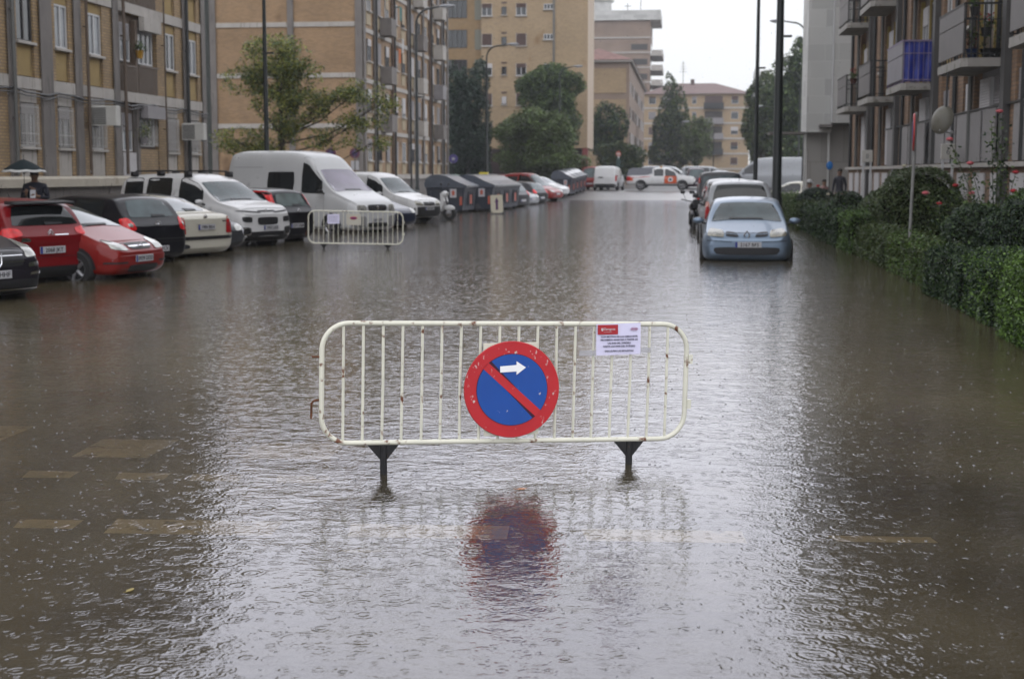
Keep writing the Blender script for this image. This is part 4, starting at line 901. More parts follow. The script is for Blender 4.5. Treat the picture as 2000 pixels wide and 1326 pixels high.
    if S.get('emblem'):
        kind, ang, z = S['emblem'][:3]; p, n_ = B.hit(R(ang), S['emblem'][3] if len(S['emblem'])>3 else 0, z); fr = ang == 0; m = MB(); r_ = .06
        def T(pts, rad=.008, cl=False): m.tube([(u, 0, v) for u, v in pts], rad, 6, closed=cl)
        if kind == 'chevron':
            for q in (0, .04): T([(-.06,-.04+q),(0,.01+q),(.06,-.04+q)], .009)
        elif kind == 'diamond': T([(0,.085),(.058,0),(0,-.085),(-.058,0)], .014, True)
        elif kind == 'ring': T([(r_*math.cos(i*.4488), r_*math.sin(i*.4488)) for i in range(14)], .008, True); T([(-.075,-.012),(.01,.012),(-.01,-.012),(.075,.012)], .006)
        elif kind == 'lion': m.prism([(-.05,-.06),(-.02,-.02),(-.055,.01),(-.03,.04),(-.05,.07),(.0,.085),(.03,.06),(.05,.02),(.04,-.02),(.06,-.06),(.02,-.04),(.0,-.065)], -.008, .004, 'y'); T([(-.1,.09),(-.1,-.05),(-.05,-.11),(.0,-.125),(.05,-.11),(.1,-.05),(.1,.09)], .012)
        elif kind == 'dot': T([(.05*math.cos(i*.4488), .05*math.sin(i*.4488)) for i in range(14)], .009, True); m.ell((0,0,0), (.035,.01,.035), 8, 6)
        link('emblem', m.mesh('emblem', chrome, True), t, (p.x+(.02 if fr else -.02)+(.035 if kind == 'diamond' else 0), p.y, z), R(90 if fr else -90))
    if det and L < 4.6:   # shut lines
        zn_ = top[0][1]
        P('bonnet_seam', patch(B, 0, lambda s, t_: ((s-.5)*Wd*.80, zn_+.012-.03*abs(2*s-1)**3+.007*t_), 16, 1, .003, 0), blackp)
        P('bumper_seam', patch(B, 180, lambda s, t_: ((s-.5)*Wd*.84, .545+.007*t_), 12, 1, .003, 0), blackp)
        for sg in (1, -1): P('tailgate_seam', patch(B, 180, lambda s, t_: (sg*Wd*.40+.006*s, lerp(.55, S['rw'][2]-.02, t_)) if 'rw' in S else (sg*Wd*.4+.006*s, .55+.3*t_), 1, 8, .003, 0), blackp)
    # mirrors
    if S.get('mirror'):
        md, mz = S['mirror']
        for sg in (1, -1):
            p, n_ = B.hit(R(90*sg), -sg*(hx-md), mz-.05); m = MB(); m.tube([(hx-md, p.y-.02*sg, mz-.05), (hx-md, p.y+.09*sg, mz-.02)], .022, 6, 1)
            m.ell((hx-md-.02, p.y+.16*sg, mz+.02), (.06,.12,.062), 12, 8); 
            m.box(hx-md-.085,hx-md-.06, p.y+.07*sg, p.y+.25*sg, mz-.04, mz+.08, 1); link('mirror', m.mesh('mirror', [S['paint'] if not S.get('blackmirror') else blackp, blackp], True), t)
    # wheels
    wr_ = S.get('wheel', .31)
    for d in S['axles']:
        for sg in (1, -1):
            p, n_ = B.hit(R(90*sg), -sg*(hx-d), .36)
            m = patch(B, 90*sg, lambda s, t_: (-sg*(hx-d)+(wr_+.055)*math.cos(math.pi*(1-s)), max(.21, wr_+(wr_+.055)*math.sin(math.pi*(1-s))*t_)), 12, 6, .004, 0); P('wheel_arch', m, blackp)
            wy = p.y-.05*sg
            m = MB(); m.lathe([(wr_*.55,-.09),(wr_*.93,-.1),(wr_,-.07),(wr_,.07),(wr_*.93,.1),(wr_*.62,.1),(wr_*.58,.07)], 28, (0,0,0), 'y'); wh = link('wheel', m.mesh('wheel', tyre, True), t, (hx-d, wy, wr_), 0 if sg > 0 else math.pi)
            m = MB(); m.lathe([(.02,.06),(wr_*.2,.085),(wr_*.22,.06)], 14, (0,0,0), 'y'); m.lathe([(wr_*.52,.07),(wr_*.62,.105),(wr_*.64,.09)], 28, (0,0,0), 'y', cap=False)
            for q in range(5):
                a5 = q*1.2566; m.tube([(wr_*.1*math.cos(a5),.07,wr_*.1*math.sin(a5)),(wr_*.6*math.cos(a5),.09,wr_*.6*math.sin(a5))], [.045,.03], 6)
            link('rim', m.mesh('rim', rimm, True), wh)
    if S.get('rails'):
        d0, d1 = S['rails']
        for sg in (1, -1):
            m = MB(); yr = sg*Wd*.37; m.tube([(hx-d0,yr,pl(top,d0)-.02),(hx-d0-.12,yr,Hh+.04),(hx-(d0+d1)/2,yr,Hh+.05),(hx-d1+.12,yr,Hh+.04),(hx-d1,yr,pl(top,d1)-.02)], .022, 6)
            for dd in (d0+.05, (d0+d1)/2, d1-.05): m.box(hx-dd-.12,hx-dd+.12,yr-.025,yr+.025,pl(top,dd)-.06,Hh+.03)
            P('roof_rail', m, blackp)
    if S.get('aerial'):
        d = S['aerial']; m = MB(); m.tube([(hx-d,0,pl(top,d)-.02),(hx-d-.09,0,pl(top,d)+.2)], [.008,.003], 5); P('aerial', m, blackp)
    if S.get('spoiler'):
        d, z, hw = S['spoiler']; m = MB(); m.prism([(hx-d,z),(hx-d-.26,z-.02),(hx-d-.27,z-.055),(hx-d,z-.05)], -hw, hw, 'y'); P('spoiler', m, S.get('spoiler_m', blackp))
    return t, B
def hatch(L, W_, H, paint_, nose=.72, cowl=(.98,.97), ws=1.72, re_=.55, tailz=.92, belt=(.86,.95), tb=.08, **k):
    S = dict(L=L, W=W_, H=H, paint=paint_, top=[(0,nose),(.35,nose+.06),(cowl[0],cowl[1]),(ws,H-.07),(ws+.55,H),(L-re_-.3,H-.03),(L-re_,H-.07),(L-tb-.06,tailz),(L,tailz-.08)],
             belt=[(0,nose-.08),(cowl[0],belt[0]),(L-.5,belt[1]),(L,belt[1]-.06)], ws=(cowl[0],ws), side=[(cowl[0]+.30,ws+.75),(ws+.82,L-re_-.25)], seams=[cowl[0]+.22, ws+.80, ws+1.6],
             handles=[ws+.62, ws+1.45], axles=[.75, L-.72], mirror=(cowl[0]+.35, belt[0]+.06), rw=(0,0,tailz+.03,H-.13,W_*.40,W_*.31))
    S.update(k); return S
GL = 'cars parked at an angle along the left pavement'; GR = 'cars parked along the right kerb'; GF = 'cars parked in the far part of the street'
plum = paint('paint_plum', (.020,.017,.024)); redc = paint('paint_red', (.24,.006,.010)); redo = paint('paint_orange_red', (.29,.018,.014)); blk = paint('paint_black', (.010,.010,.014))
cream_w = paint('paint_cream_white', (.74,.71,.60)); white = paint('paint_white', (.85,.85,.85)); silver = paint('paint_silver', (.33,.34,.36), .3); sblue = paint('paint_silver_blue', (.28,.37,.49), .5)
van_w = paint('paint_van_white', (.78,.79,.80)); navy = paint('paint_navy', (.012,.02,.055)); dgrey = paint('paint_dark_grey', (.05,.052,.06)); slv = paint('paint_light_silver', (.42,.44,.46), .2)
AF, AR = -23., 157.
# 1 dark plum car, front towards the street
S = hatch(4.3, 1.83, 1.62, plum, nose=.82, cowl=(1.0,1.06), belt=(.93,1.0), plate=(0,.50,'8378 HHF'), emblem=('lion',0,.70,.0), aerial=2.8,
  both=[('headlight', [(.52,.70),(.84,.74),(.80,.97),(.64,.86)],0,lampc,.012,4), ('fog_light', [(.56,.58),(.84,.60),(.84,.66),(.58,.64)],0,chrome,.012,6), ('trim_strip', [(.60,.47),(.86,.49),(.86,.525),(.60,.505)],0,chrome,.016,0)],
  one=[('grille',[(-.5,.60),(.5,.60),(.52,.80),(-.52,.80)],0,blackp,.009,8), ('bumper_trim',[(-.78,.24),(.78,.24),(.78,.42),(-.78,.42)],0,blackp,.01,8), ('trim_strip',[(-.76,.285),(.76,.285),(.76,.30),(-.76,.30)],0,chrome,.018,0), ('trim_strip',[(-.5,.66),(.5,.66),(.5,.672),(-.5,.672)],0,chrome,.016,0), ('trim_strip',[(-.5,.735),(.5,.735),(.5,.747),(-.5,.747)],0,chrome,.016,0)])
car('parked_car', 'dark plum car cut off by the left edge, its front grille towards the street', 'car', S, (-9.30, 18.35), AF, GL)
# 2 red hatchback, rear towards the street
S = hatch(4.3, 1.79, 1.50, redc, plate=(180,.66,'2068 JKT'), emblem=('chevron',180,.93), aerial=3.1, re_=.30, tailz=1.02, belt=(.88,1.0), spoiler=(3.93,1.44,.60), rglass=car_glass, rw=(0,0,1.05,1.36,.70,.54),
  both=[('taillight', [(.54,.90),(.86,.86),(.80,1.03),(.56,1.0)],180,tailb,.01,4), ('reflector', [(.66,.38),(.82,.39),(.82,.42),(.66,.41)],180,tailr,.01,4)],
  one=[('bumper_trim',[(-.78,.22),(.78,.22),(.74,.40),(-.74,.40)],180,blackp,.012,7), ('bumper_edge',[(-.86,.77),(.86,.77),(.86,.80),(-.86,.80)],180,redc,.02,0), ('sticker',[(-.62,.80),(-.42,.80),(-.44,.86),(-.6,.87)],180,chrome,.012,4), ('lettering',[(.08,.885),(.36,.885),(.36,.90),(.08,.90)],180,chrome,.012,0)])
car('parked_car', 'red hatchback with a black roof spoiler, its rear towards the street', 'car', S, (-10.05, 21.75), AR, GL, True)
# 3 orange red supermini, front
S = hatch(3.85, 1.65, 1.44, redo, nose=.71, cowl=(.86,.98), plate=(0,.47,'0939 DDD'), emblem=('ring',0,.665), aerial=2.6,
  both=[('headlight', [(.38,.60),(.74,.63),(.70,.80),(.46,.74)],0,lampc,.012,4), ('bumper_strip', [(.46,.40),(.80,.40),(.80,.43),(.46,.43)],0,blackp,.01,0)],
  one=[('grille',[(-.30,.62),(.30,.62),(.36,.72),(-.36,.72)],0,blackp,.009,6), ('trim_strip',[(-.32,.655),(.32,.655),(.34,.68),(-.34,.68)],0,chrome,.014,4), ('air_intake',[(-.42,.25),(.42,.25),(.45,.37),(-.45,.37)],0,blackp,.009,6)])
car('parked_car', 'orange red small hatchback, its front towards the street, between the red and the black hatchback', 'car', S, (-9.0, 22.95), -11, GL)
# 4 black hatchback rear
S = hatch(4.0, 1.73, 1.49, blk, plate=(180,.42,'7234 FCX'), emblem=('ring',180,.90), aerial=2.7, re_=.42, tailz=1.0, belt=(.88,1.02), rw=(0,0,1.03,1.36,.62,.50),
  both=[('taillight', [(.56,.80),(.82,.74),(.80,1.02),(.66,1.02)],180,tailb,.012,4), ('taillight_lens', [(.66,.86),(.74,.85),(.74,.92),(.67,.92)],180,lampc,.02,3)],
  one=[('bumper_edge',[(-.8,.60),(.8,.60),(.8,.62),(-.8,.62)],180,blackp,.012,0)])
car('parked_car', 'black hatchback with large red tail lights, rear towards the street, beside the cream white saloon', 'car', S, (-10.15, 26.7), AR, GL, True)
# 5 dark saloon mostly hidden
S = hatch(4.4, 1.72, 1.42, dgrey, nose=.72, plate=(0,.50,'5512 BTK'), re_=.5, both=[('headlight', [(.42,.58),(.76,.62),(.72,.74),(.46,.70)],0,lampc,.012,4)], one=[('grille',[(-.36,.58),(.36,.58),(.4,.68),(-.4,.68)],0,blackp,.009,6)])
car('parked_car', 'dark grey car almost hidden behind the cream white saloon, only roof and bonnet corner showing', 'car', S, (-10.2, 30.75), AF, GL)
# 6 cream white saloon rear
S = dict(L=4.5, W=1.73, H=1.43, paint=cream_w, top=[(0,.72),(.35,.78),(1.15,.97),(1.95,1.36),(2.5,1.43),(3.2,1.38),(4.0,1.06),(4.38,1.03),(4.5,.96)], belt=[(0,.64),(1.15,.88),(4.0,.96),(4.5,.9)], ws=(1.15,1.95), side=[(1.5,2.6),(2.68,3.62)],
  seams=[1.4,2.64,3.4], handles=[2.45,3.25], axles=[.85,3.55], mirror=(1.5,.94), rw=(0,0,1.08,1.34,.62,.50), tk=.93, tdrop=.03, plate=(180,.76,'1984 BRH',.0), emblem=('dot',180,.96), aerial=2.9,
  both=[('taillight', [(.60,.62),(.83,.62),(.81,.96),(.64,.96)],180,tailr,.012,7)],
  one=[('bumper_strip',[(-.86,.50),(.86,.50),(.86,.57),(-.86,.57)],180,blackp,.018,0), ('plate_trim',[(-.32,.83),(.32,.83),(.32,.86),(-.32,.86)],180,cream_w,.03,0), ('badge',[(.50,.86),(.62,.86),(.62,.885),(.5,.885)],180,chrome,.014,0), ('scrape',[(-.72,.32),(-.5,.33),(-.5,.39),(-.66,.43)],180,dgrey,.011,3)])
car('parked_car', 'cream white saloon with upright red tail lights, rear towards the street', 'car', S, (-9.95, 28.9), AR, GL, True)
# 7 white tall leisure van, front
S = dict(z0=-.08, L=4.4, W=1.85, H=1.83, paint=white, tum=.2, top=[(0,.98),(.3,1.06),(.85,1.16),(1.55,1.66),(2.0,1.80),(2.6,1.83),(4.0,1.80),(4.25,1.70),(4.38,1.1),(4.4,1.0)], belt=[(0,.86),(.9,1.05),(4.4,1.08)], ws=(.85,1.58), side=[(1.3,2.15),(2.4,3.3),(3.42,4.1)],
  seams=[1.2,2.3,3.35], handles=[2.1,2.5], axles=[.85,3.6], wheel=.33, mirror=(1.22,1.12), rw=(0,0,1.1,1.6,.68,.6), plate=(0,.53,'3407 LKB',.1), emblem=('chevron',0,.93), rails=(1.9,3.9), aerial=2.0, wsw=(.80,.68),
  both=[('headlight', [(.52,.66),(.80,.68),(.80,.80),(.52,.79)],0,blackp,.012,6), ('day_light', [(.22,.87),(.84,.92),(.84,.95),(.22,.90)],0,blackp,.014,3), ('fog_lamp', [(.54,.36),(.82,.36),(.82,.56),(.56,.54)],0,chrome,.010,5), ('fog_lamp_inset', [(.585,.385),(.79,.385),(.79,.525),(.60,.515)],0,blackp,.016,5)],
  one=[('grille',[(-.34,.60),(.34,.60),(.36,.78),(-.36,.78)],0,blackp,.012,6), ('bumper_trim',[(-.84,.22),(.84,.22),(.80,.44),(-.80,.44)],0,blackp,.008,7), ('grille_bar',[(-.3,.90),(.3,.90),(.3,.94),(-.3,.94)],0,blackp,.010,6)])
car('parked_car', 'tall white leisure car with black roof rails, its front towards the street', 'car', S, (-9.93, 33.3), -27, GL)
# 8 black hatch with red edges
S = hatch(3.85, 1.67, 1.52, blk, re_=.34, tailz=1.02, belt=(.9,1.02), rw=(0,0,1.04,1.36,.60,.50), rglass=pm('pale_rear_glass',(.16,.2,.2),rough=.05,spec=1,var=.3), plate=(180,.55,'2291 DRM'), emblem=('chevron',180,.93,.1), det=1,
  both=[('taillight', [(.70,.94),(.80,.94),(.66,1.42),(.60,1.42)],180,tailb,.012,5)])
car('parked_car', 'small black car with tall red tail lights, just behind the far crowd barrier', 'car', S, (-9.85, 35.6), AR, GL, True)
# 9 large white van
S = dict(L=5.5, W=1.99, H=2.58, paint=van_w, tum=.13, top=[(0,1.02),(.3,1.12),(.95,1.36),(1.62,2.0),(1.95,2.42),(2.6,2.56),(4.9,2.58),(5.3,2.50),(5.46,1.6),(5.5,1.2)], belt=[(0,.9),(.95,1.24),(5.5,1.3)], ws=(.93,1.66), side=[(1.35,2.2)],
  seams=[1.25,2.32,3.7], handles=[2.2], axles=[.95,4.5], wheel=.33, mirror=(1.25,1.32), blackmirror=1, screen=screen_v, wsw=(.86,.72), plate=(0,.50,'6120 BVT'), emblem=('dot',0,.86),
  both=[('headlight', [(.50,.74),(.86,.76),(.84,.96),(.52,.94)],0,lampc,.013,5), ('bumper_corner', [(.5,.30),(.95,.30),(.95,.62),(.5,.62)],0,pm('grey_bumper',(.3,.3,.3),rough=.6),.011,6)],
  one=[('grille',[(-.40,.76),(.40,.76),(.44,.95),(-.44,.95)],0,blackp,.010,5), ('trim_strip',[(-.40,.845),(-.1,.82),(-.1,.86),(-.40,.88)],0,chrome,.018,0), ('trim_strip',[(.1,.82),(.40,.845),(.40,.88),(.1,.86)],0,chrome,.018,0), ('air_intake',[(-.48,.30),(.48,.30),(.48,.42),(-.48,.42)],0,blackp,.012,5)])
tv, Bv = car('parked_van', 'large high roofed white panel van with a lilac tinted windscreen, nose towards the street', 'van', S, (-9.05, 41.6), -28, GL)
for sg in (90, -90):
    sn = -1 if sg == 90 else 1
    m = patch(Bv, sg, quad((sn*(2.75-3.62),1.32),(sn*(2.75-2.5),1.32),(sn*(2.75-2.5),1.92),(sn*(2.75-3.62),1.92)), 10, 5, .006, 12); link('side_window', smesh('side_window', m, car_glass), tv)
    for zz in (1.42, 2.05):
        m = patch(Bv, sg, quad((sn*(2.75-5.1),zz),(sn*(2.75-3.85),zz),(sn*(2.75-3.85),zz+.014),(sn*(2.75-5.1),zz+.014)), 8, 1, .003, 0); link('body_crease', smesh('body_crease', m, pm('crease_grey',(.30,.30,.31),rough=.5)), tv)
    m = patch(Bv, sg, quad((sn*(2.75-4.9),1.16),(sn*(2.75-2.4),1.16),(sn*(2.75-2.4),1.20),(sn*(2.75-4.9),1.20)), 8, 2, .012, 0); link('slide_rail', smesh('slide_rail', m, blackp), tv)
# 10 navy car slit, 11 older small van
S = hatch(4.1, 1.7, 1.46, navy, both=[('headlight', [(.42,.58),(.76,.62),(.72,.76),(.46,.70)],0,lampc,.012,4)])
car('parked_car', 'navy blue car mostly hidden between the big van and the older white van', 'car', S, (-8.95, 45.2), AF, GL)
S = dict(z0=0.0, L=4.1, W=1.72, H=1.80, paint=white, tum=.16, top=[(0,.80),(.35,.88),(1.1,1.05),(1.75,1.62),(2.1,1.76),(2.6,1.80),(3.8,1.78),(4.02,1.7),(4.08,1.0),(4.1,.9)], belt=[(0,.72),(1.1,.96),(4.1,1.0)], ws=(1.1,1.78), side=[(1.45,2.2)], seams=[1.35,2.3], handles=[2.15], axles=[.8,3.4],
  mirror=(1.42,1.02), plate=(0,.52,'9045 BFD'), emblem=('chevron',0,.72), both=[('headlight', [(.36,.62),(.74,.64),(.72,.80),(.42,.76)],0,lampy,.012,5)],
  one=[('grille',[(-.32,.62),(.32,.62),(.34,.74),(-.34,.74)],0,blackp,.010,5), ('bumper_trim',[(-.80,.24),(.80,.24),(.80,.58),(-.80,.58)],0,blackp,.014,8)])
car('parked_van', 'older small white van with a black bumper, parked beside the scooter', 'van', S, (-8.85, 49.2), -26, GL)
# far cars on the left
def far(label, col, E, head, rear, kind='hatch', z0=None, H=1.47, group=GF, name='parked_car', cat='car', L=4.1, **k):
    S = hatch(L, 1.75, H, col, det=0, lv=1, both=[('headlight', [(.42,.58),(.76,.62),(.72,.76),(.46,.70)],0,lampc,.012,4), ('taillight', [(.58,.76),(.82,.74),(.78,.98),(.62,.98)],180,tailb,.012,5)], plate=((180 if rear else 0),.5,''), **k)
    if z0 is not None: S['z0'] = z0
    return car(name, label, cat, S, E, head, group, rear)
far('dark grey hatchback with a red tail light directly beyond the near group of bins', dgrey, (-8.35,74.0), AR, True)
far('silvery white hatchback in the far row, bonnet towards the street, before the red one', slv, (-8.3,78.5), AF, False)
far('black hatchback tucked between the silvery white and the red car in the far row', blk, (-8.3,83.5), AR, True)
far('bright red tall car in the far row, bonnet towards the street', redo, (-7.85,89.0), AF, False, H=1.82, z0=-.05)
far('dark red car behind the bright red tall car in the far row', redc, (-9.6,92.5), AF, False, H=1.62)
far('white car with a low bonnet right before the far group of bins', white, (-7.9,94.6), AF, False)
far('red tall car parked behind the white delivery van', redo, (-7.4,111.8), 82, True, H=1.85, z0=.42)
S = dict(L=4.4, W=1.85, H=1.86, paint=white, tum=.10, top=[(0,.98),(.3,1.06),(.85,1.16),(1.55,1.66),(2.0,1.82),(2.6,1.86),(4.1,1.86),(4.32,1.80),(4.38,1.1),(4.4,1.0)], belt=[(0,.86),(.9,1.05),(4.4,1.08)], ws=(.85,1.58), side=[(1.3,2.15)], axles=[.85,3.6], mirror=(1.22,1.12), det=0, z0=.42, lv=1,
  both=[('taillight', [(.80,.7),(.90,.7),(.88,1.15),(.80,1.15)],180,tailr,.012,5)], one=[('plate_recess',[(-.5,.93),(-.1,.93),(-.1,1.03),(-.5,1.03)],180,blackp,.01,4), ('bumper_trim',[(-.86,.24),(.86,.24),(.86,.5),(-.86,.5)],180,blackp,.012,7)])
car('parked_van', 'small white delivery van with closed rear doors facing the camera, before the junction', 'van', S, (-6.1,109.5), 84, GF, True)
# right kerb row
S = hatch(4.21, 1.777, 1.457, sblue, nose=.74, cowl=(1.0,.98), plate=(0,.53,'2167 BFS',.03), emblem=('diamond',0,.715), belt=(.86,.94), wsw=(.74,.55), z0=-.2,
  both=[('headlight', [(.44,.66),(.80,.70),(.74,.84),(.46,.80)],0,lampy,.013,5), ('grille', [(.14,.67),(.42,.69),(.42,.78),(.22,.76)],0,blackp,.011,4), ('grille_slat', [(.2,.715),(.42,.73),(.42,.738),(.2,.724)],0,sblue,.016,0)],
  one=[('air_intake',[(-.62,.33),(.62,.33),(.68,.48),(-.68,.48)],0,blackp,.011,6), ('intake_bar',[(-.6,.39),(.6,.39),(.6,.40),(-.6,.40)],0,dgrey,.017,0), ('bumper_lip',[(-.74,.275),(.74,.275),(.74,.29),(-.74,.29)],0,sblue,.018,0), ('bumper_line',[(-.78,.60),(-.3,.58),(-.3,.592),(-.78,.612)],0,dgrey,.010,0), ('bumper_line',[(.3,.58),(.78,.60),(.78,.612),(.3,.592)],0,dgrey,.010,0)], mirror=(1.25,.95))
car('parked_car', 'silver blue hatchback standing in the water at the right, its front facing the camera', 'car', S, (1.24, 28.7), -91.5, GR)
S = dict(L=4.4, W=1.82, H=1.72, paint=slv, tum=.26, top=[(0,.8),(.35,.92),(.9,1.1),(1.75,1.62),(2.3,1.71),(3.3,1.72),(3.95,1.66),(4.28,1.2),(4.36,1.05),(4.4,.95)], belt=[(0,.7),(.9,.98),(4.4,1.04)], ws=(.9,1.75), side=[(1.3,2.3),(2.4,3.3),(3.36,3.95)], seams=[2.35], axles=[.85,3.6], mirror=(1.3,1.1), rglass=car_glass,
  rw=(0,0,1.2,1.60,.70,.58), aerial=3.6, both=[('taillight', [(.72,.75),(.86,.75),(.84,1.05),(.76,1.08)],180,tailr,.012,5), ('taillight_top', [(.74,1.05),(.85,1.05),(.82,1.18),(.76,1.18)],180,pm('lamp_pink',(.65,.3,.25),rough=.1),.012,5)], plate=(180,.7,'4410 CXZ'))
car('parked_car', 'silver tall family car with its rear to the camera, right behind the silver blue hatchback', 'car', S, (1.36, 35.4), 91, GR, True)
S = dict(S); S.update(paint=silver, H=1.66, det=0, both=[('taillight', [(.70,.85),(.84,.85),(.76,1.45),(.70,1.45)],180,tailr,.012,5)])
car('parked_car', 'silver grey car with tall narrow tail lights, third in the right row', 'car', S, (1.42, 45.5), 91, GR, True)
S = dict(L=4.2, W=1.8, H=1.95, paint=dgrey, tum=.1, top=[(0,.9),(.3,1.0),(.85,1.1),(1.55,1.7),(2.0,1.9),(2.6,1.95),(4.0,1.93),(4.14,1.85),(4.18,1.1),(4.2,1.0)], belt=[(0,.8),(.9,1.02),(4.2,1.05)], ws=(.85,1.58), side=[(1.3,2.15)], axles=[.85,3.4], mirror=(1.22,1.1), det=0, rw=(0,0,1.2,1.78,.7,.66), rglass=screen,
  both=[('taillight', [(.78,.72),(.88,.72),(.88,.95),(.78,.95)],180,tailr,.012,5), ('brake_light', [(.76,1.5),(.88,1.5),(.88,1.74),(.76,1.74)],180,tailb,.014,4)])
car('parked_van', 'dark grey van with a bright red upper lamp, fourth in the right row', 'van', S, (1.35, 54.5), 91, GR, True)
far('small silver car, fifth in the right row', slv, (1.6,62.5), 91, True, group=GR, H=1.55)
far('light coloured car, seen side on behind the right hedge between the green poles', cream_w, (3.7,77.5), 172, False, group=GF, H=1.5, L=4.2)
far('dark red car behind the light coloured one, at the right of the thick pole', redc, (5.0,84.0), 172, False, group=GF, H=1.62, L=4.2)
S = dict(L=5.9, W=2.0, H=2.45, paint=slv, tum=.12, top=[(0,1.0),(.3,1.1),(.95,1.36),(1.75,2.1),(2.2,2.36),(2.8,2.43),(5.3,2.45),(5.75,2.38),(5.86,1.6),(5.9,1.2)], belt=[(0,.9),(.95,1.24),(5.9,1.3)], ws=(.93,1.75), side=[(1.35,2.2)], axles=[.95,4.6], mirror=(1.25,1.32), det=0, lv=1, z0=.40, one=[('side_trim',[(-2.6,.62),(2.4,.62),(2.4,.72),(-2.6,.72)],-90,dgrey,.01,0)])
car('parked_van', 'large silver van turned side on beyond the right row of cars', 'van', S, (3.05, 103.5), 166, GF)
S2 = dict(S); S2.update(L=4.9, H=1.95, top=[(0,.9),(.3,1.0),(.85,1.15),(1.6,1.75),(2.0,1.9),(2.6,1.95),(4.5,1.95),(4.75,1.85),(4.88,1.1),(4.9,1.0)], side=[(1.3,2.2),(2.3,4.5)], paint=slv); S2.pop('one')
car('parked_van', 'silver minibus with dark windows beyond the pickup, left of the two', 'van', S2, (-3.9,127), -6, GF, True)
car('parked_van', 'silver minibus with dark windows beyond the pickup, right of the two', 'van', S2, (-.4,131), -2, GF, True)
far('dark purple car beyond the junction, just right of the minibuses', paint('paint_purple',(.06,.025,.045)), (1.0,118), 95, True, H=1.75, z0=.42)
far('silver car at the far end, parked beside the purple one', slv, (3.1,121), 95, True, H=1.55, z0=.42)
# pickup crossing
orange = paint('paint_orange', (.75,.11,.015))
S = dict(L=5.25, W=1.85, H=1.74, paint=white, tum=.25, zb=.42, wheel=.38, z0=.43, lv=2, top=[(0,1.0),(.3,1.06),(1.15,1.14),(1.85,1.66),(2.2,1.74),(3.0,1.73),(3.3,1.68),(3.42,1.16),(5.15,1.12),(5.25,1.05)], belt=[(0,.9),(1.15,1.04),(5.25,1.06)], ws=(1.15,1.87), side=[(1.5,2.32),(2.42,3.15)], seams=[1.4,2.37,3.28], handles=[2.25], axles=[1.0,4.15], mirror=(1.45,1.12),
  both=[('headlight', [(.5,.78),(.85,.80),(.84,.95),(.52,.95)],0,lampc,.012,5), ('taillight', [(.78,.7),(.9,.7),(.9,1.05),(.78,1.05)],180,tailr,.012,5)], one=[('front_bumper',[(-.85,.45),(.85,.45),(.85,.68),(-.85,.68)],0,blackp,.02,6)])
tp_, Bp = car('pickup_truck', 'white pickup with orange door and grey load cover, crossing the street at the far end', 'pickup', S, (.80,110.4), 0, None)
m = patch(Bp, -90, quad((2.625-2.36,.52),(2.625-1.42,.52),(2.625-1.42,1.08),(2.625-2.36,1.08)), 8, 5, .008, 0); o = link('door_panel', smesh('door_panel', m, orange), tp_)
m = patch(Bp, -90, lambda s, t_: (2.625-1.9+.19*math.cos(math.pi*(1-s)), .82+.19*math.sin(math.pi*(1-s))*(2*t_-1)), 12, 6, .013, 0); link('door_emblem', smesh('door_emblem', m, white), tp_)
m = patch(Bp, -90, lambda s, t_: (2.625-1.9+.10*math.cos(math.pi*(1-s)), .82+.10*math.sin(math.pi*(1-s))*(2*t_-1)), 12, 6, .018, 0); link('emblem_centre', smesh('emblem_centre', m, navy), tp_)
m = patch(Bp, -90, quad((2.625-5.15,.72),(2.625-4.7,.72),(2.625-4.85,1.0),(2.625-5.15,1.0)), 4, 3, .008, 0); link('rear_flash', smesh('rear_flash', m, orange), tp_)
m = MB(); m.prism([(-2.6,1.08),(-.66,1.08),(-.66,1.72),(-2.1,1.70),(-2.45,1.58)], -.82, .82, 'y'); link('load_cover', m.mesh('load_cover', pm('load_cover_grey',(.22,.23,.26),rough=.5)), tp_)
m = MB(); m.box(-.1,.1,-.45,.45,1.72,1.82); link('light_bar', m.mesh('light_bar', pm('amber_bar',(.7,.4,.15),rough=.2)), tp_)
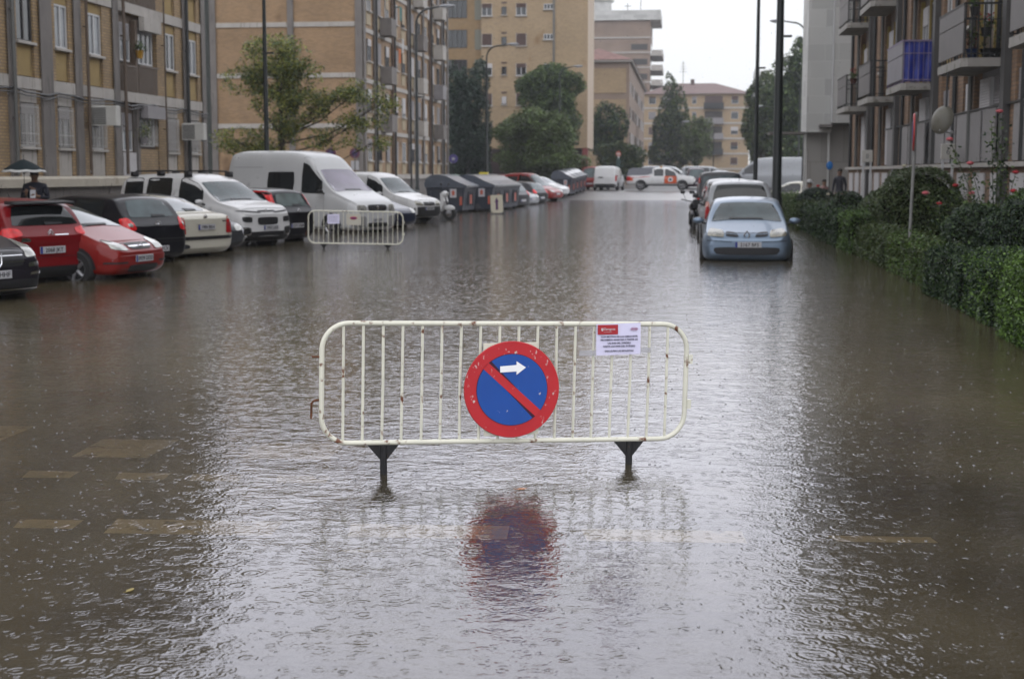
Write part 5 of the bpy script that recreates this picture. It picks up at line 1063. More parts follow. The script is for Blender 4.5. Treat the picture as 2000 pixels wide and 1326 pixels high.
# ================================================================== barriers
rusty = pm('barrier_paint', k=.88, col=(.60,.59,.49), rough=.38, var=.08, vs=6, dirt=(.13,.045,.018), dirt_s=17, dirt_t=.597, bump=.0006, bs=60, coat=.2)
rust = pm('rust', (.14,.05,.02), rough=.8, var=.4, vs=30); footm = pm('black_foot', (.012,.012,.013), rough=.45, var=.3, vs=20, dirt=(.12,.06,.03), dirt_s=30, dirt_t=.68)
def barrier(label, o, ang, roll, z_bot, h, rs, detailed=True):
    t = thing('crowd_barrier', label, 'barrier', (o[0], o[1], 0), ang, 'white crowd barriers'); w = 2.23/2
    Mr = Matrix.Translation((0,0,z_bot+h/2)) @ Matrix.Rotation(roll, 4, 'Y')
    m = MB(); m.M = Mr; rc = .155; hx, hz = w-.017, h/2-.0; pts = []
    for cx, cz, a0 in ((hx-rc, hz-rc, 0), (-hx+rc, hz-rc, 90), (-hx+rc, -hz+rc, 180), (hx-rc, -hz+rc, 270)):
        for q in range(9): a = R(a0+q*90/8); pts.append((cx+rc*math.cos(a), 0, cz+rc*math.sin(a)))
    m.tube(pts, .0150, 12, closed=True); obj('frame', m, rusty, t, True)
    nb = 18; m0 = None
    for i in range(nb):
        x = -.975+1.95*i/(nb-1); m = MB(); m.M = Mr @ Matrix.Translation((x,0,0)); m.tube([(rnd.uniform(-.002,.002),0,-hz+.01),(rnd.uniform(-.003,.003),0,0),(0,0,hz-.01)], .0085, 8); obj('bar', m, rusty, t, True)
    for x in (-.745, .745):
        zt2 = z_bot+.004-x*math.sin(roll)*-1*0 ; zc = (Mr @ Vector((x,0,-hz))).z-.014; zg = gz(o[1])
        m = MB(); m.prism([(x-.095,zc+.004),(x+.095,zc+.004),(x+.022,zc-.085),(x-.022,zc-.085)], -.006, .006, 'y'); m.tube([(x,0,zc+.0),(x,0,zg+.02)], .021, 10); m.tube([(x,-.25,zg+.015),(x,-.2,zg+.03),(x,.2,zg+.03),(x,.25,zg+.015)], .016, 8); obj('foot', m, footm, t, False)
    m = MB(); m.M = Mr; m.tube([(-w+.01,0,.155),(-w-.03,0,.155),(-w-.035,.012,.155)], .006, 6); obj('hook', m, rust, t, True); m = MB(); m.M = Mr; m.tube([(-w+.01,0,-.095),(-w-.025,0,-.10),(-w-.04,0,-.115),(-w-.042,0,-.205)], .0075, 6); obj('hook', m, rust, t, True)
    m = MB(); m.M = Mr; m.box(w-.005,w+.02,-.012,.012,.11,.165); obj('hinge_tab', m, rusty, t); m = MB(); m.M = Mr; m.box(w-.005,w+.02,-.012,.012,-.165,-.11); obj('hinge_tab', m, rusty, t)
    return t, Mr
ang = R(18.2); ca, sa = math.cos(ang), math.sin(ang); oc = (-1.74+.755*ca, 8.04+.755*sa)
tb, Mr = barrier('large white crowd barrier with rust spots in the foreground, carrying a round sign', oc, ang, R(1.35), .168, .70, None)
def bw(x, y, z): # barrier-local to world
    v = Mr @ Vector((x, y, z)); return (oc[0]+v.x*ca-v.y*sa, oc[1]+v.x*sa+v.y*ca, v.z)
# round no parking sign
sx_, sz_ = .012, .483
def disc(r, y0, y1, nn=64, m=None, mi=0): m = m or MB(); m.prism([(r*math.cos(2*math.pi*i/nn), r*math.sin(2*math.pi*i/nn)) for i in range(nn)], y0, y1, 'y', mi); return m
ts = thing('no_parking_sign', 'round blue no parking sign with red rim and white arrow, hung on the foreground barrier', 'road sign', (oc[0]+sx_*ca+.034*sa, oc[1]+sx_*sa-.034*ca, sz_), ang)
def chip(name, col, kk): return pm(name, col, k=.85, rough=.38, var=.07, vs=5, dirt=(.55,.5,.48), dirt_s=26, dirt_t=kk, coat=.15, streak=(1.5,1,1))
m = MB(); m.lathe([(.268,.0),(.283,-.004),(.287,-.012),(.283,-.02),(.262,-.02)], 72, (0,0,0), 'y'); obj('rim', m, chip('sign_red', (.44,.012,.018), .645), ts, True)
m = disc(.214, -.0225, -.0205); obj('outline', m, pm('sign_dark', (.05,.005,.03), rough=.4), ts)
def seg(r, off, sgn, y0, y1, nn=48):   # disc segment on one side of the slash
    # slash direction runs from upper left to lower right at 45 degrees; normal n
    nx, nz = sgn*math.sin(R(47)), sgn*math.cos(R(47)); a_ = math.acos(off/r); base = math.atan2(nz, nx); pts = [(r*math.cos(base+a_*(2*i/nn-1)), r*math.sin(base+a_*(2*i/nn-1))) for i in range(nn+1)]
    m = MB(); m.prism(pts, y0, y1, 'y'); return m
blue = chip('sign_blue', (.003,.06,.30), .69)
m = seg(.2105, .0265, 1, -.0247, -.0227); obj('blue_field', m, blue, ts); m = seg(.2105, .0265, -1, -.0247, -.0227); obj('blue_field', m, blue, ts)
m = MB(); c45, s45 = math.cos(R(-43)), math.sin(R(-43)); hw, hl = .0235, .213
m.prism([(u*c45-v*s45, u*s45+v*c45) for u, v in ((-hl,-hw),(hl,-hw),(hl,hw),(-hl,hw))], -.0268, -.0248, 'y'); obj('slash', m, chip('sign_red2', (.46,.014,.02), .64), ts)
m = MB(); m.prism([(u, v) for u, v in ((-.072,.105),(.026,.109),(.026,.089),(.082,.131),(.026,.169),(.026,.147),(-.072,.141))], -.0290, -.0270, 'y'); obj('arrow', m, pm('sign_white', (.72,.72,.72), k=1, rough=.4, var=.06), ts)
m = MB(); m.box(-.165,.165,.004,.012,.20,.275); obj('bracket', m, rusty, ts); m = MB(); m.box(-.165,.165,.004,.012,-.275,-.2); obj('bracket', m, rusty, ts)
# paper notice with tape
paper = pm('notice_paper', (.60,.58,.74), k=.9, rough=.7, var=.04, vs=8); tnw = bw(.66, -.024, .262)
tn = thing('paper_notice', 'printed paper notice with a red box, taped to the foreground barrier', 'notice', tnw, ang+R(-1.)); Wn, Hn = .272, .188
m = MB(); vs = []; nx_, nz_ = 10, 8
for j in range(nz_+1):
    for i in range(nx_+1): u, v = (i/nx_-.5)*Wn, (j/nz_-.5)*Hn; vs.append((u, .0015*math.sin(u*40)-.001*math.cos(v*30)-.006, v+.004*(u/Wn)))
fs = [(j*(nx_+1)+i, j*(nx_+1)+i+1, (j+1)*(nx_+1)+i+1, (j+1)*(nx_+1)+i) for j in range(nz_) for i in range(nx_)]
m.add(vs, fs); m.add([(x, y+.0012, z) for x, y, z in vs], [f[::-1] for f in fs]); obj('sheet', m, paper, tn, True)
redb = pm('print_red', (.50,.03,.04), rough=.6); inkb = pm('print_ink', (.04,.04,.07), rough=.6); ww = pm('print_white', (.7,.6,.62), rough=.6)
m = MB(); m.box(-.129,-.005,-.0122,-.0112,.030,.088); obj('red_box', m, redb, tn); text('heading', 'Zaragoza', .019, ww, tn, (-.057,-.0130,.062), (R(90),0,0), .0003, .0002)
m = MB(); m.prism([(-.108,.068),(-.108,.056),(-.101,.049),(-.094,.056),(-.094,.068)], -.0132, -.0124, 'y'); obj('shield', m, ww, tn); text('heading', 'AYUNTAMIENTO', .0065, ww, tn, (-.067,-.0130,.044), (R(90),0,0), 0, .0002)
m = MB(); m.tube([(.095+.022*math.cos(i*.628), -.0125, .060+.009*math.sin(i*.628)) for i in range(10)], .0014, 5, closed=True); m.box(.078,.112,-.013,-.012,.0585,.0625); obj('logo', m, pm('print_violet', (.35,.05,.15), rough=.6), tn)
for i, (tx, zz) in enumerate((('CON MOTIVO DE LAS OBRAS ESTÁ', .016), ('PROHIBIDO APARCAR A PARTIR DE', -.003), ('LAS 8:00 DEL 29/8/2023', -.023), ('HASTA LAS 24:00 DEL 01/9/2023', -.042), ('DISCULPEN LAS MOLESTIAS', -.070))):
    text('text_line', tx, .0143, inkb, tn, (.003,-.0126,zz), (R(90),0,R(0)), .0004, .0002)
tapem = pm('clear_tape', (.62,.62,.66), rough=.25, alpha=.45); [obj('tape', MB().box(*c_), tapem, tn) for c_ in ((-.24,-.137,-.004,-.003,-.097,-.065), (.137,.20,-.004,-.003,-.085,-.055))]
# second barrier, farther away
o2 = (-7.58, 32.45); t2, Mr2 = barrier('white crowd barrier with two paper notices standing in the water before the parked cars', o2, R(7), R(.9), .115, .75, None)
t = thing('paper_notice', 'lilac paper notice on the far crowd barrier', 'notice', (o2[0]-.50, o2[1]-.1, .69), R(7)); m = MB(); m.box(-.14,.14,-.004,0,-.11,.11); obj('sheet', m, paper, t); m = MB()
for q in range(5): m.box(-.11,.11-.02*(q%2),-.0065,-.005,-.06+.03*q,-.052+.03*q)
obj('text_line', m, pm('print_faint', (.35,.33,.45), rough=.6), t)
t = thing('notice_board', 'pale plate with a red and blue emblem on the far crowd barrier', 'notice', (o2[0]-.03, o2[1]-.06, .68), R(7)); m = MB(); m.box(-.17,.17,-.012,0,-.13,.13); obj('plate', m, pm('plate_cream', (.6,.57,.48), rough=.5), t); m = MB(); m.ell((0,-.014,.03),(.085,.004,.035),14,6); obj('emblem', m, redb, t, True); m = MB(); m.box(-.06,.06,-.022,-.019,.02,.04); obj('emblem_band', m, plate_b, t)

# ================================================================== lamps, posts, signs
green_p = pm('pole_green', (.006,.011,.010), rough=.45, var=.15, vs=3)
def lamp(label, x, y, r0, arm_dir, H_=9.9, arm=2.0, shade=(.3,.31,.33), armed=True, z0=None, grp='street lamps'):
    z0 = gz(y) if z0 is None else z0; t = thing('street_lamp', label, 'street lamp', (x, y, z0), 0, grp); m = MB()
    m.tube([(0,0,0),(0,0,1.2),(0,0,1.25),(0,0,H_-.75)], [r0*1.25, r0*1.2, r0, r0*.55], 14); m.lathe([(r0*1.7,0),(r0*1.7,.05),(r0*1.3,.08)], 12); obj('pole', m, green_p, t, True)
    d = arm_dir; m = MB(); pts = [(0,0,H_-.8)]+[(d*(.75-.75*math.cos(R(q))), 0, H_-.75+.75*math.sin(R(q))) for q in range(10, 91, 16)]+[(d*arm,0,H_+.09)]; m.tube(pts, [r0*.5]*(len(pts)-1)+[.03], 8); obj('arm', m, green_p, t, True)
    m = MB(); m.ell((d*(arm+.3),0,H_+.10), (.42,.15,.085), 14, 8); m.ell((d*(arm+.34),0,H_+.05), (.26,.12,.07), 12, 6, 1); obj('lantern', m, [pm('lantern_shell', shade, rough=.35), pm('lantern_bowl', (.55,.57,.6), rough=.2)], t, True)
    m = MB(); m.box(-r0*.6,r0*.6,-r0*1.22,-r0*1.0,.5,.9); obj('hatch_cover', m, green_p, t)
    m = MB(); m.box(r0*.8,r0*.8+.22,-.03,.03,5.6,5.66); obj('bracket', m, green_p, t); return t
lamp('dark green lamp post rising before the sparse tree, its lantern above the picture', -13.2, 44.3, .085, 1, arm=1.4)
lamp('curved arm street lamp beside the near bins, its pale lantern showing at the top', -13.2, 70, .10, 1, arm=1.25)
lamp('curved arm street lamp before the golden brick block', -12.9, 93, .10, 1, arm=1.4, shade=(.2,.2,.21))
lamp('street lamp mostly hidden by the round trees, only its arm showing', -10.3, 118, .10, 1, arm=1.2)
lamp('thick dark pole on the right pavement, behind the silver blue car', 2.55, 40.6, .135, -1, H_=11.5, arm=1.4)
lamp('thin dark pole left of the thick one on the right', 2.53, 52.6, .085, -1, H_=11.5, arm=1.3)
lamp('street lamp whose arm curves left from behind the white building edge', 6.55, 81.5, .09, -1, H_=10.2, arm=1.3, shade=(.1,.11,.11))
lamp('distant street lamp before the dark trees on the right, nearer of two', 9.1, 118, .09, -1, H_=9.4, arm=1.3)
lamp('most distant street lamp before the dark trees on the right', 8.5, 138, .09, -1, H_=7.5, arm=1.3)
lamp('slim pale street lamp in front of the far brick block', 2.9, 150, .06, -1, H_=6.5, arm=2.6)
t = thing('road_sign', 'round road sign seen edge on, on a grey post in the water beside the hedge', 'road sign', (3.73, 24.46, -.2), R(-7.5)); m = MB(); m.tube([(0,0,0),(.03,0,1.6),(.06,0,2.95)], .025, 8); obj('post', m, pm('galvanised', (.26,.26,.25), rough=.5, var=.15, vs=5), t, True)
m = MB(); m.lathe([(.02,-.018),(.30,-.018),(.31,-.008),(.31,.008),(.30,.012),(.02,.012)], 40, (.03,0,2.62), 'x'); o = obj('sign_face', m, pm('sign_red_edge', (.45,.05,.045), rough=.45), t, True); m = MB(); m.lathe([(.01,-.022),(.20,-.022),(.205,-.019)], 30, (.03,0,2.62), 'x'); obj('sign_centre', m, plate_b, t, True)
t = thing('road_sign', 'small blue round sign with a white centre by the shop front under the dark conifer', 'road sign', (-15.6, 96, .1)); m = MB(); m.tube([(0,0,0),(0,0,2.7)], .035, 6); obj('post', m, iron, t); m = MB(); m.lathe([(.01,-.02),(.3,-.02),(.3,.02)], 24, (0,0,2.6), 'y'); obj('sign_face', m, pm('violet_blue', (.09,.07,.26), rough=.6), t, True); m = MB(); m.lathe([(.01,-.03),(.1,-.03),(.1,-.021)], 16, (0,0,2.6), 'y'); obj('sign_centre', m, frame_w, t)
for lab, x, y in (('red and blue no parking sign in front of the blank gable, left of two', -17.2, 68.5), ('red and blue no parking sign in front of the blank gable, right of two', -16.35, 70)):
    t = thing('road_sign', lab, 'road sign', (x, y, 0), 0, 'small signs before the gable'); m = MB(); m.tube([(0,0,-.1),(0,0,3.0)], .035, 6); obj('post', m, pipe_g, t); m = MB(); m.lathe([(.01,-.02),(.26,-.02),(.26,.02)], 24, (0,0,2.72), 'y'); obj('sign_face', m, pm('muted_red', (.14,.04,.07), rough=.6), t, True)
    m = MB(); m.lathe([(.01,-.03),(.15,-.03),(.15,-.021)], 18, (0,0,2.72), 'y'); obj('sign_centre', m, pm('muted_violet', (.06,.04,.13), rough=.6), t); m = MB(); m.box(-.2,.2,-.015,.015,1.9,2.35); obj('supplement', m, plate_m, t)
t = thing('traffic_light', 'traffic light with a red and white sign, beside the white delivery van', 'traffic light', (-5.15, 111.5, .42)); m = MB(); m.tube([(0,0,0),(0,0,2.7)], .05, 8); obj('post', m, frame_w, t); m = MB(); m.bbox(-.16,.16,-.14,.14,1.75,2.45,.03); obj('housing', m, pm('signal_housing', (.02,.05,.045), rough=.5), t)
m = MB(); m.lathe([(.01,-.03),(.21,-.03),(.21,.02)], 24, (0,0,2.8), 'y'); obj('sign_face', m, pm('sign_orange_red', (.4,.1,.07), rough=.5), t, True); m = MB(); m.box(-.13,.13,-.05,-.032,2.76,2.84); obj('sign_bar', m, frame_w, t); m = MB(); m.bbox(-.22,.22,-.12,.12,.85,1.5,.03); obj('box', m, pale, t)
t = thing('works_sign', 'cream free standing sign board with a dark arrow, leaning before the bins', 'sign', (-7.95, 60.6, -.2), R(4)); m = MB(); m.box(-.26,.26,-.015,.015,.25,1.02); o = obj('board', m, pm('board_cream', (.58,.54,.42), rough=.6), t); o.rotation_euler = (R(-8), R(-3), 0)
m = MB(); m.prism([(-.05,.38),(.05,.38),(.05,.72),(.09,.72),(0,.92),(-.09,.72),(-.05,.72)], -.03, -.018, 'y'); o = obj('arrow', m, pm('arrow_violet', (.08,.02,.10), rough=.6), t); o.rotation_euler = (R(-8), R(-3), 0); m = MB(); m.tube([(-.22,.02,.3),(-.26,.3,0)], .015, 5); m.tube([(.22,.02,.3),(.26,.3,0)], .015, 5); m.tube([(-.22,0,.3),(-.24,-.03,0)], .015, 5); m.tube([(.22,0,.3),(.24,-.03,0)], .015, 5); obj('leg', m, iron, t)
t = thing('road_sign', 'small bright blue round sign on a post before the white building', 'road sign', (4.35, 44.3, .1)); m = MB(); m.tube([(0,0,0),(0,0,1.9)], .02, 6); obj('post', m, pipe_g, t); m = MB(); m.ell((0,0,1.87), (.10,.03,.13), 18, 10); obj('sign_face', m, pm('bright_blue', (.01,.16,.48), rough=.5), t, True)

# ---- waste containers
binm = pm('container_slate', (.032,.038,.055), rough=.5, var=.15, vs=2, dirt=(.09,.09,.1), dirt_s=3); lidm = pm('container_lid', (.10,.115,.145), rough=.3, var=.1, coat=.4); lidg = pm('container_lid_green', (.02,.11,.07), rough=.35, coat=.3)
sticker = pm('sticker_white', (.55,.55,.58), rough=.5); stick_r = pm('sticker_red', (.55,.12,.07), rough=.5)
def container(label, x, y, rz, lid, grp, z0=None, s=1.):
    z0 = max(gz(y), -.02) if z0 is None else z0; t = thing('waste_container', label, 'waste container', (x, y, z0), rz, grp); m = MB()
    Wc = .92*s  # half width along the pavement (local y); profile in x (street side is +x)
    m.prism([(-.78,.12),(.80,.12),(.92,1.05),(.95,1.12),(-.90,1.12),(-.86,1.0)], -Wc, Wc, 'y'); obj('tank', m, binm, t)
    m = MB(); pts = [(-.93,1.125),(-.96,1.3),(-.88,1.52),(-.66,1.66),(-.3,1.70),(.1,1.62),(.5,1.42),(.86,1.28),(1.02,1.22),(1.03,1.125)]; m.prism(pts, -Wc-.03, Wc+.03, 'y'); obj('lid', m, lid, t)
    m = MB()
    for q in (-.7, .7): m.box(q-.06,q+.06,-Wc-.04,-Wc-.001,.2,1.0)
    for q in (-.35,0,.35): m.box(.90,.93,q-.03,q+.03,.3,.95)
    obj('rib', m, binm, t); m = MB(); m.tube([(.98,-Wc+.1,1.18),(1.08,-Wc+.15,1.17),(1.08,Wc-.15,1.17),(.98,Wc-.1,1.18)], .018, 6); obj('lid_bar', m, iron, t, True)
    m = MB(); m.box(.25,.55,-Wc-.05,-Wc-.042,.68,1.06); o = obj('sticker', m, sticker, t); m = MB(); m.prism([(.34,.78),(.46,.78),(.46,.9),(.5,.9),(.4,1.02),(.3,.9),(.34,.9)], -Wc-.056, -Wc-.052, 'y'); obj('sticker_arrow', m, stick_r, t)
    m = MB(); m.box(.70,.80,-Wc-.05,-Wc-.042,.35,.72); m.box(.945,.95,-.2,.1,.4,.8); obj('sticker', m, stick_r, t)
    m = MB()
    for q in (-.65,.65):
        for r_ in (-Wc+.12, Wc-.12): m.lathe([(.1,-.03),(.1,.03)], 12, (q, r_, .1), 'y')
    obj('wheel', m, tyre, t); return t
gb = 'near group of slate waste containers'
container('slate waste container standing alone nearest the scooter, with a white sticker', -10.45, 63.6, R(-8), lidm, gb)
container('waste container with a green lid in the gap between the slate ones', -10.7, 67.6, R(-8), lidg, gb, s=.6)
container('slate waste container first of the tight row behind the leaning sign board', -9.55, 66.2, R(-8), lidm, gb)
container('slate waste container second of the tight row behind the sign board', -9.4, 68.3, R(-8), lidm, gb)
container('slate waste container last of the tight row, next to the parked cars', -9.25, 70.4, R(-8), lidm, gb)
gb = 'far group of waste containers'
far_bins = [container('slate waste container at the near end of the far group', -8.35, 99.0, R(-6), lidm, gb)]
far_bins.append(container('slate waste container second from the near end of the far group', -8.25, 101.2, R(-6), lidm, gb))
far_bins.append(container('slate waste container third in the far group', -8.15, 103.4, R(-6), lidm, gb))
far_bins.append(container('slate waste container at the far end of the far group', -8.05, 105.6, R(-6), lidm, gb))
for q in far_bins: q.scale = (.76, 1, 1)
t = thing('yellow_bin', 'small bright yellow lid showing behind the waste containers', 'bin', (-10.0, 71.0, .1)); m = MB(); m.bbox(-.2,.2,-.2,.2,0,1.55,.03); obj('tank', m, binm, t); m = MB(); m.bbox(-.22,.22,-.22,.22,1.551,1.68,.03); obj('lid', m, pm('bin_yellow', (.6,.5,.03), rough=.5), t)

lf = thing('floating_leaf', 'small orange leaf floating on the water below the round sign', 'leaf', (-.88, 7.72, .004), .4)
m = MB(); m.prism([(-.03,0),(-.012,.011),(.012,.012),(.032,.0),(.012,-.012),(-.012,-.010)], 0, .002, 'z'); m.tube([(-.03,0,.001),(-.045,.003,.004)], .0012, 4); obj('blade', m, pm('leaf_orange', (.6,.2,.03), rough=.5), lf)
lf = thing('floating_leaf', 'small yellow leaf floating at the left of the foreground', 'leaf', (-2.3, 5.6, .004), 1.4)
m = MB(); m.prism([(-.03,0),(-.012,.011),(.012,.012),(.032,.0),(.012,-.012),(-.012,-.010)], 0, .002, 'z'); m.tube([(-.03,0,.001),(-.045,.003,.004)], .0012, 4); obj('blade', m, pm('leaf_yellow', (.35,.27,.08), rough=.5), lf)
# ---- scooter and motorcycle
def wheel2(m, x, z, r, w_=.05): m.lathe([(r*.8,-w_),(r,-w_*.6),(r,w_*.6),(r*.8,w_)], 20, (x,0,z), 'y')
t = thing('scooter', 'parked motor scooter with a white leg shield and white front mudguard beside the bins', 'scooter', (-9.35, 52.9, -.02), R(-18))
m = MB(); wheel2(m, -.62, .25, .25, .06); obj('wheel', m, tyre, t, True); m = MB(); wheel2(m, .66, .26, .26, .05); obj('wheel', m, tyre, t, True); m = MB(); m.lathe([(.02,-.06),(.13,-.055),(.13,.055),(.02,.06)], 14, (.66,0,.26), 'y'); obj('rim', m, chrome, t, True)
m = MB(); m.prism([(-.9,.50),(-.75,.72),(-.1,.74),(-.02,.6),(-.05,.32),(.28,.28),(.30,.36),(.1,.22),(-.35,.24),(-.7,.36)], -.15, .15, 'y'); m.ell((-.5,0,.58), (.42,.19,.2), 12, 8); obj('body', m, blk, t)
m = MB(); m.ell((-.42,0,.80), (.42,.16,.09), 14, 8); obj('seat', m, blackp, t, True); m = MB(); m.ell((-.80,0,.98), (.2,.2,.17), 14, 8); obj('top_box', m, blackp, t, True)
m = MB(); m.prism([(.30,.34),(.40,.36),(.52,.72),(.44,1.02),(.36,1.02),(.38,.70)], -.19, .19, 'y'); m.ell((.46,0,.98), (.13,.17,.12), 12, 8); obj('leg_shield', m, white, t); m = MB(); m.ell((.66,0,.46), (.24,.08,.12), 12, 7); obj('mudguard', m, white, t, True)
m = MB(); m.tube([(.42,0,1.05),(.60,.0,.5),(.66,0,.26)], .03, 8); m.tube([(.34,-.34,1.12),(.42,-.1,1.08),(.42,.1,1.08),(.34,.34,1.12)], .018, 6); m.tube([(.40,.2,1.1),(.46,.3,1.32)], .008, 5); m.tube([(.40,-.2,1.1),(.46,-.3,1.32)], .008, 5); m.ell((.47,.31,1.36),(.02,.07,.045),8,6); m.ell((.47,-.31,1.36),(.02,.07,.045),8,6); obj('handlebar', m, blackp, t, True)
m = MB(); m.ell((.58,0,.99), (.04,.08,.07), 10, 6); obj('headlight', m, lampc, t, True)
t = thing('motorcycle', 'dark motorcycle squeezed beside the silver grey car on its street side', 'motorcycle', (.28, 46.0, -.2), R(-88))
m = MB(); wheel2(m, -.7, .31, .31, .06); obj('wheel', m, tyre, t, True); m = MB(); wheel2(m, .72, .31, .31, .05); obj('wheel', m, tyre, t, True)
m = MB(); m.ell((.05,0,.62), (.55,.16,.2), 12, 8); m.ell((.12,0,.88), (.26,.15,.13), 12, 8); m.box(-.2,.3,-.14,.14,.3,.6); obj('body', m, blk, t, True); m = MB(); m.ell((-.45,0,.86), (.38,.13,.07), 12, 8); obj('seat', m, blackp, t, True)
m = MB(); m.tube([(.42,0,1.05),(.72,0,.31)], .03, 8); m.tube([(.30,-.4,1.12),(.42,-.12,1.06),(.42,.12,1.06),(.30,.4,1.12)], .018, 6); m.tube([(.40,.25,1.1),(.44,.34,1.3)], .008, 5); m.ell((.44,.36,1.34),(.02,.08,.05),8,6); m.tube([(.40,-.25,1.1),(.44,-.34,1.3)], .008, 5); m.ell((.44,-.36,1.34),(.02,.08,.05),8,6); obj('handlebar', m, blackp, t, True); m = MB(); m.ell((.6,0,.92), (.1,.13,.14), 12, 8); obj('fairing', m, blk, t, True)

# ================================================================== people
skin = pm('skin', (.25,.14,.09), rough=.55); hair_m = pm('hair', (.025,.017,.012), rough=.7)
def person(label, x, y, z0, rz, J, shirt, trous, h=1.75, hair=True, group=None, extra=None, sleeve_z=None):
    """J: overrides of joints; one skinned surface from pelvis to fingertips"""
    t = thing('person', label, 'person', (x, y, z0), rz, group); k = h/1.75
    D = dict(pel=(0,0,.95,.13,.10), wai=(0,0,1.10,.125,.09), che=(0,-.01,1.30,.165,.105), sho=(0,0,1.42,.13,.085), nek=(0,.0,1.50,.058,.058), hd0=(0,-.01,1.575,.072,.08), hd1=(0,-.015,1.65,.078,.095), hd2=(0,-.01,1.725,.05,.06),
        hipL=(.09,0,.90,.095,.095), kneL=(.10,-.02,.50,.06,.062), ankL=(.10,.02,.09,.042,.042), toeL=(.11,-.15,.03,.04,.03), hipR=(-.09,0,.90,.095,.095), kneR=(-.10,-.02,.50,.06,.062), ankR=(-.10,.02,.09,.042,.042), toeR=(-.11,-.15,.03,.04,.03),
        shL=(.17,0,1.41,.062,.062), elL=(.22,.02,1.13,.045,.045), wrL=(.22,-.08,.90,.030,.026), paL=(.22,-.11,.83,.036,.018), shR=(-.17,0,1.41,.062,.062), elR=(-.22,.02,1.13,.045,.045), wrR=(-.22,-.08,.90,.030,.026), paR=(-.22,-.11,.83,.036,.018))
    D.update(J); ks = list(D); idx = {a: i for i, a in enumerate(ks)}
    E_ = [('pel','wai'),('wai','che'),('che','sho'),('sho','nek'),('nek','hd0'),('hd0','hd1'),('hd1','hd2')]
    for q in 'LR': E_ += [('pel','hip'+q),('hip'+q,'kne'+q),('kne'+q,'ank'+q),('ank'+q,'toe'+q),('sho','sh'+q),('sh'+q,'el'+q),('el'+q,'wr'+q),('wr'+q,'pa'+q)]
    V = [D[a][:3] for a in ks]; Rr = [D[a][3:5] for a in ks]; E2 = [(idx[a], idx[b]) for a, b in E_]
    for q in 'LR':   # five separate fingers
        pa, wr = Vector(D['pa'+q][:3]), Vector(D['wr'+q][:3]); f = (pa-wr).normalized(); sd = f.cross(Vector((0,1,.2))).normalized()
        for i_, (off, ln) in enumerate(((-.026,.055),(-.009,.068),(.009,.072),(.026,.062),(.036,.045))):
            st = pa+sd*off+f*(.0 if i_ < 4 else -.035); dr = f if i_ < 4 else (f*.5+sd*.8).normalized(); curl = Vector((0,-.35,0))
            a1 = st+dr*ln*.6; a2 = a1+(dr+curl).normalized()*ln*.5; n0 = len(V); V += [tuple(a1), tuple(a2)]; Rr += [(.009,.009),(.007,.007)]; E2 += [(idx['pa'+q], n0), (n0, n0+1)]
    me = bpy.data.meshes.new('body'); me.from_pydata([tuple(c*k for c in v) for v in V], E2, []); o = bpy.data.objects.new('tmpb', me); COL.objects.link(o)
    md = o.modifiers.new('k', 'SKIN'); md.use_smooth_shade = True
    for i, r_ in enumerate(Rr): o.data.skin_vertices[0].data[i].radius = (r_[0]*k, r_[1]*k)
    o.data.skin_vertices[0].data[idx['pel']].use_root = True; s2 = o.modifiers.new('s', 'SUBSURF'); s2.levels = 2; s2.render_levels = 2
    dg = bpy.context.evaluated_depsgraph_get(); b = bpy.data.meshes.new_from_object(o.evaluated_get(dg)); bpy.data.objects.remove(o); b.name = 'body'
    b.materials.clear(); [b.materials.append(q) for q in (shirt, trous, skin, blackp)]; mi = []
    wl, wr2 = Vector(D['wrL'][:3])*k, Vector(D['wrR'][:3])*k; el, er = Vector(D['elL'][:3])*k, Vector(D['elR'][:3])*k
    for p in b.polygons:
        c = p.center; z = c.z/k
        if z > 1.50 and abs(c.x) < .14: q = 2
        elif min((c-wl).length, (c-wr2).length) < .05 or any(((c-w_).dot((w_-e_).normalized()) > -.01 and (c-w_).length < .22) for w_, e_ in ((wl, el), (wr2, er))): q = 2
        elif z < .1: q = 3
        elif z < .98: q = 1
        else: q = 0
        mi.append(q)
    b.polygons.foreach_set('material_index', mi); b.polygons.foreach_set('use_smooth', [True]*len(mi)); link('body', b, t)
    hd = Vector(D['hd1'][:3])*k; m = MB()
    m.ell((hd.x, hd.y-.098*k, hd.z-.03), (.014,.018,.022), 8, 6, 0); m.ell((hd.x+.082*k, hd.y, hd.z-.02), (.012,.022,.032), 8, 6); m.ell((hd.x-.082*k, hd.y, hd.z-.02), (.012,.022,.032), 8, 6); obj('nose_and_ears', m, skin, t, True)
    m = MB(); [m.ell((hd.x+sg*.03, hd.y-.088*k, hd.z+.0), (.011,.008,.006), 8, 5) for sg in (1,-1)]; m.box(hd.x-.022,hd.x+.022,hd.y-.096*k,hd.y-.088*k,hd.z-.068,hd.z-.062); obj('eyes_and_mouth', m, ink, t, True)
    if hair: m = MB(); m.ell((hd.x, hd.y+.018, hd.z+.035), (.088*k,.10*k,.075*k), 16, 10); obj('hair', m, hair_m, t, True)
    return t
jk = pm('jacket_navy', (.016,.018,.032), rough=.7, var=.2, vs=6); tr_ = pm('trousers_dark', (.02,.02,.024), rough=.8)
pu = person('person in a dark jacket under an umbrella behind the red cars, holding papers', -13.68, 28.9, .05, R(12),
   dict(elL=(.26,.02,1.16,.055,.05), wrL=(.10,-.22,1.20,.034,.03), paL=(.04,-.27,1.22,.034,.02), elR=(-.27,.02,1.16,.055,.05), wrR=(-.14,-.20,1.24,.034,.03), paR=(-.12,-.24,1.30,.034,.02), sho=(0,.01,1.43,.16,.10), shL=(.19,0,1.41,.078,.075), shR=(-.19,0,1.41,.078,.075), che=(0,.0,1.30,.19,.13), wai=(0,0,1.10,.17,.12), hd1=(0,-.04,1.65,.08,.095)), jk, tr_, 1.76)
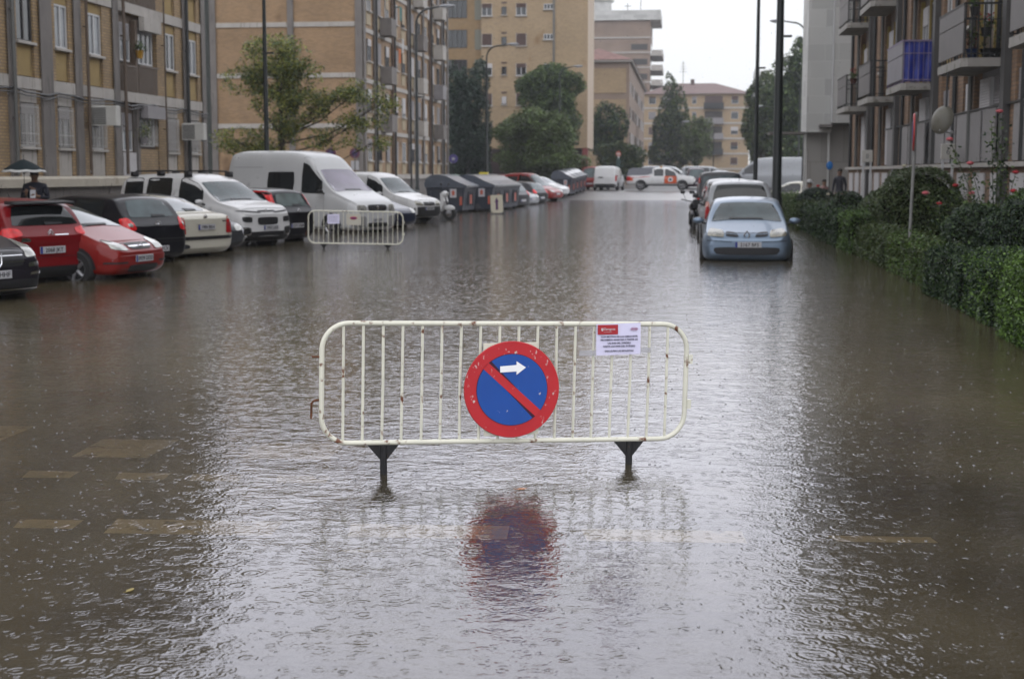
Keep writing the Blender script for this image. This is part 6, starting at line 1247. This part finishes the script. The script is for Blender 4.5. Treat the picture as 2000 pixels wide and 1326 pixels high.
t = thing('umbrella', 'black umbrella with a white border, open above the person behind the red cars', 'umbrella', (-13.80, 28.66, 1.30), R(10)); m = MB(); nn = 8; rings_u = []
prof = [(.004,.80),(.12,.755),(.26,.69),(.40,.61),(.50,.55)]
def canopy(p0, p1, mi):
    vs = []
    for r_, h_ in (p0, p1):
        for j in range(nn*4):
            a = 2*math.pi*j/(nn*4); sag = 1-.06*(r_/.55)*abs(math.sin(a*nn/2)); vs.append((r_*sag*math.cos(a), r_*sag*math.sin(a), h_+.02*(1-abs(math.cos(a*nn/2)))*(r_/.55)))
    m.add(vs, [(j, (j+1)%(nn*4), nn*4+(j+1)%(nn*4), nn*4+j) for j in range(nn*4)], mi)
for a, b in zip(prof, prof[1:]): canopy(a, b, 0)
canopy((.50,.55),(.56,.50), 1)
o = obj('canopy', m, [pm('umbrella_black', (.012,.022,.026), rough=.8, spec=.15), pm('umbrella_white', (.6,.6,.58), rough=.6)], t, True); md = o.modifiers.new('t', 'SOLIDIFY'); md.thickness = .004; o.scale = (.86,.86,.92)
m = MB(); m.tube([(0,0,-.12),(0,0,.84)], .006, 6); m.tube([(0,0,-.12),(0,-.02,-.16),(0,-.05,-.14)], .009, 6)
for j in range(8): a = math.pi*j/4; m.tube([(0,0,.42),(.26*math.cos(a),.26*math.sin(a),.63)], .003, 4)
obj('shaft', m, iron, t, True)
t = thing('papers', 'white sheet of paper held by the person under the umbrella', 'paper', (-13.61, 28.62, 1.30), R(10)); m = MB(); m.box(-.05,.06,-.002,.002,-.08,.10); o = obj('sheet', m, plate_m, t); o.rotation_euler = (R(-20),0,R(8))
wsh = pm('shirt_white', (.5,.5,.52), rough=.7); dsh = pm('shirt_dark', (.03,.03,.04), rough=.7); psh = pm('shirt_pink', (.35,.2,.18), rough=.7)
GP = 'people on the right beside the white building'
p1 = person('person in a white top and white cap behind the far hedge', 4.55, 53.6, -.18, R(60), {}, wsh, tr_, 1.62, True, GP)
m = MB(); m.lathe([(.10,.0),(.105,.05),(.08,.10),(.01,.12)], 16, (0,-.01,1.58)); m.ell((0,-.12,1.585), (.08,.07,.012), 12, 6); obj('cap', m, frame_w, p1, True)
person('person in dark clothes standing by the garden railing before the white building', 5.45, 51.8, .12, R(-20), {}, dsh, pm('trousers_grey', (.1,.1,.11), rough=.8), 1.78, True, GP)
person('person in a pale pink top just left of the one in dark clothes', 4.95, 52.2, -.1, R(30), {}, psh, pm('trousers_beige', (.3,.25,.2), rough=.8), 1.62, True, GP)
# ================================================================== haze of the falling rain
hz = bpy.data.materials.new('haze'); hz.use_nodes = True; q = hz.node_tree; q.nodes.remove(q.nodes['Principled BSDF'])
pv = q.nodes.new('ShaderNodeVolumePrincipled'); pv.inputs['Color'].default_value = (.93,.95,1,1); pv.inputs['Density'].default_value = HAZE; pv.inputs['Anisotropy'].default_value = .2
q.links.new(pv.outputs[0], q.nodes['Material Output'].inputs['Volume'])
m = MB(); m.box(-70, 60, -3.0, 440, -1.3, 44); o = obj('haze', m, hz); o['kind'] = 'stuff'; o['label'] = 'pale rain haze filling the street'
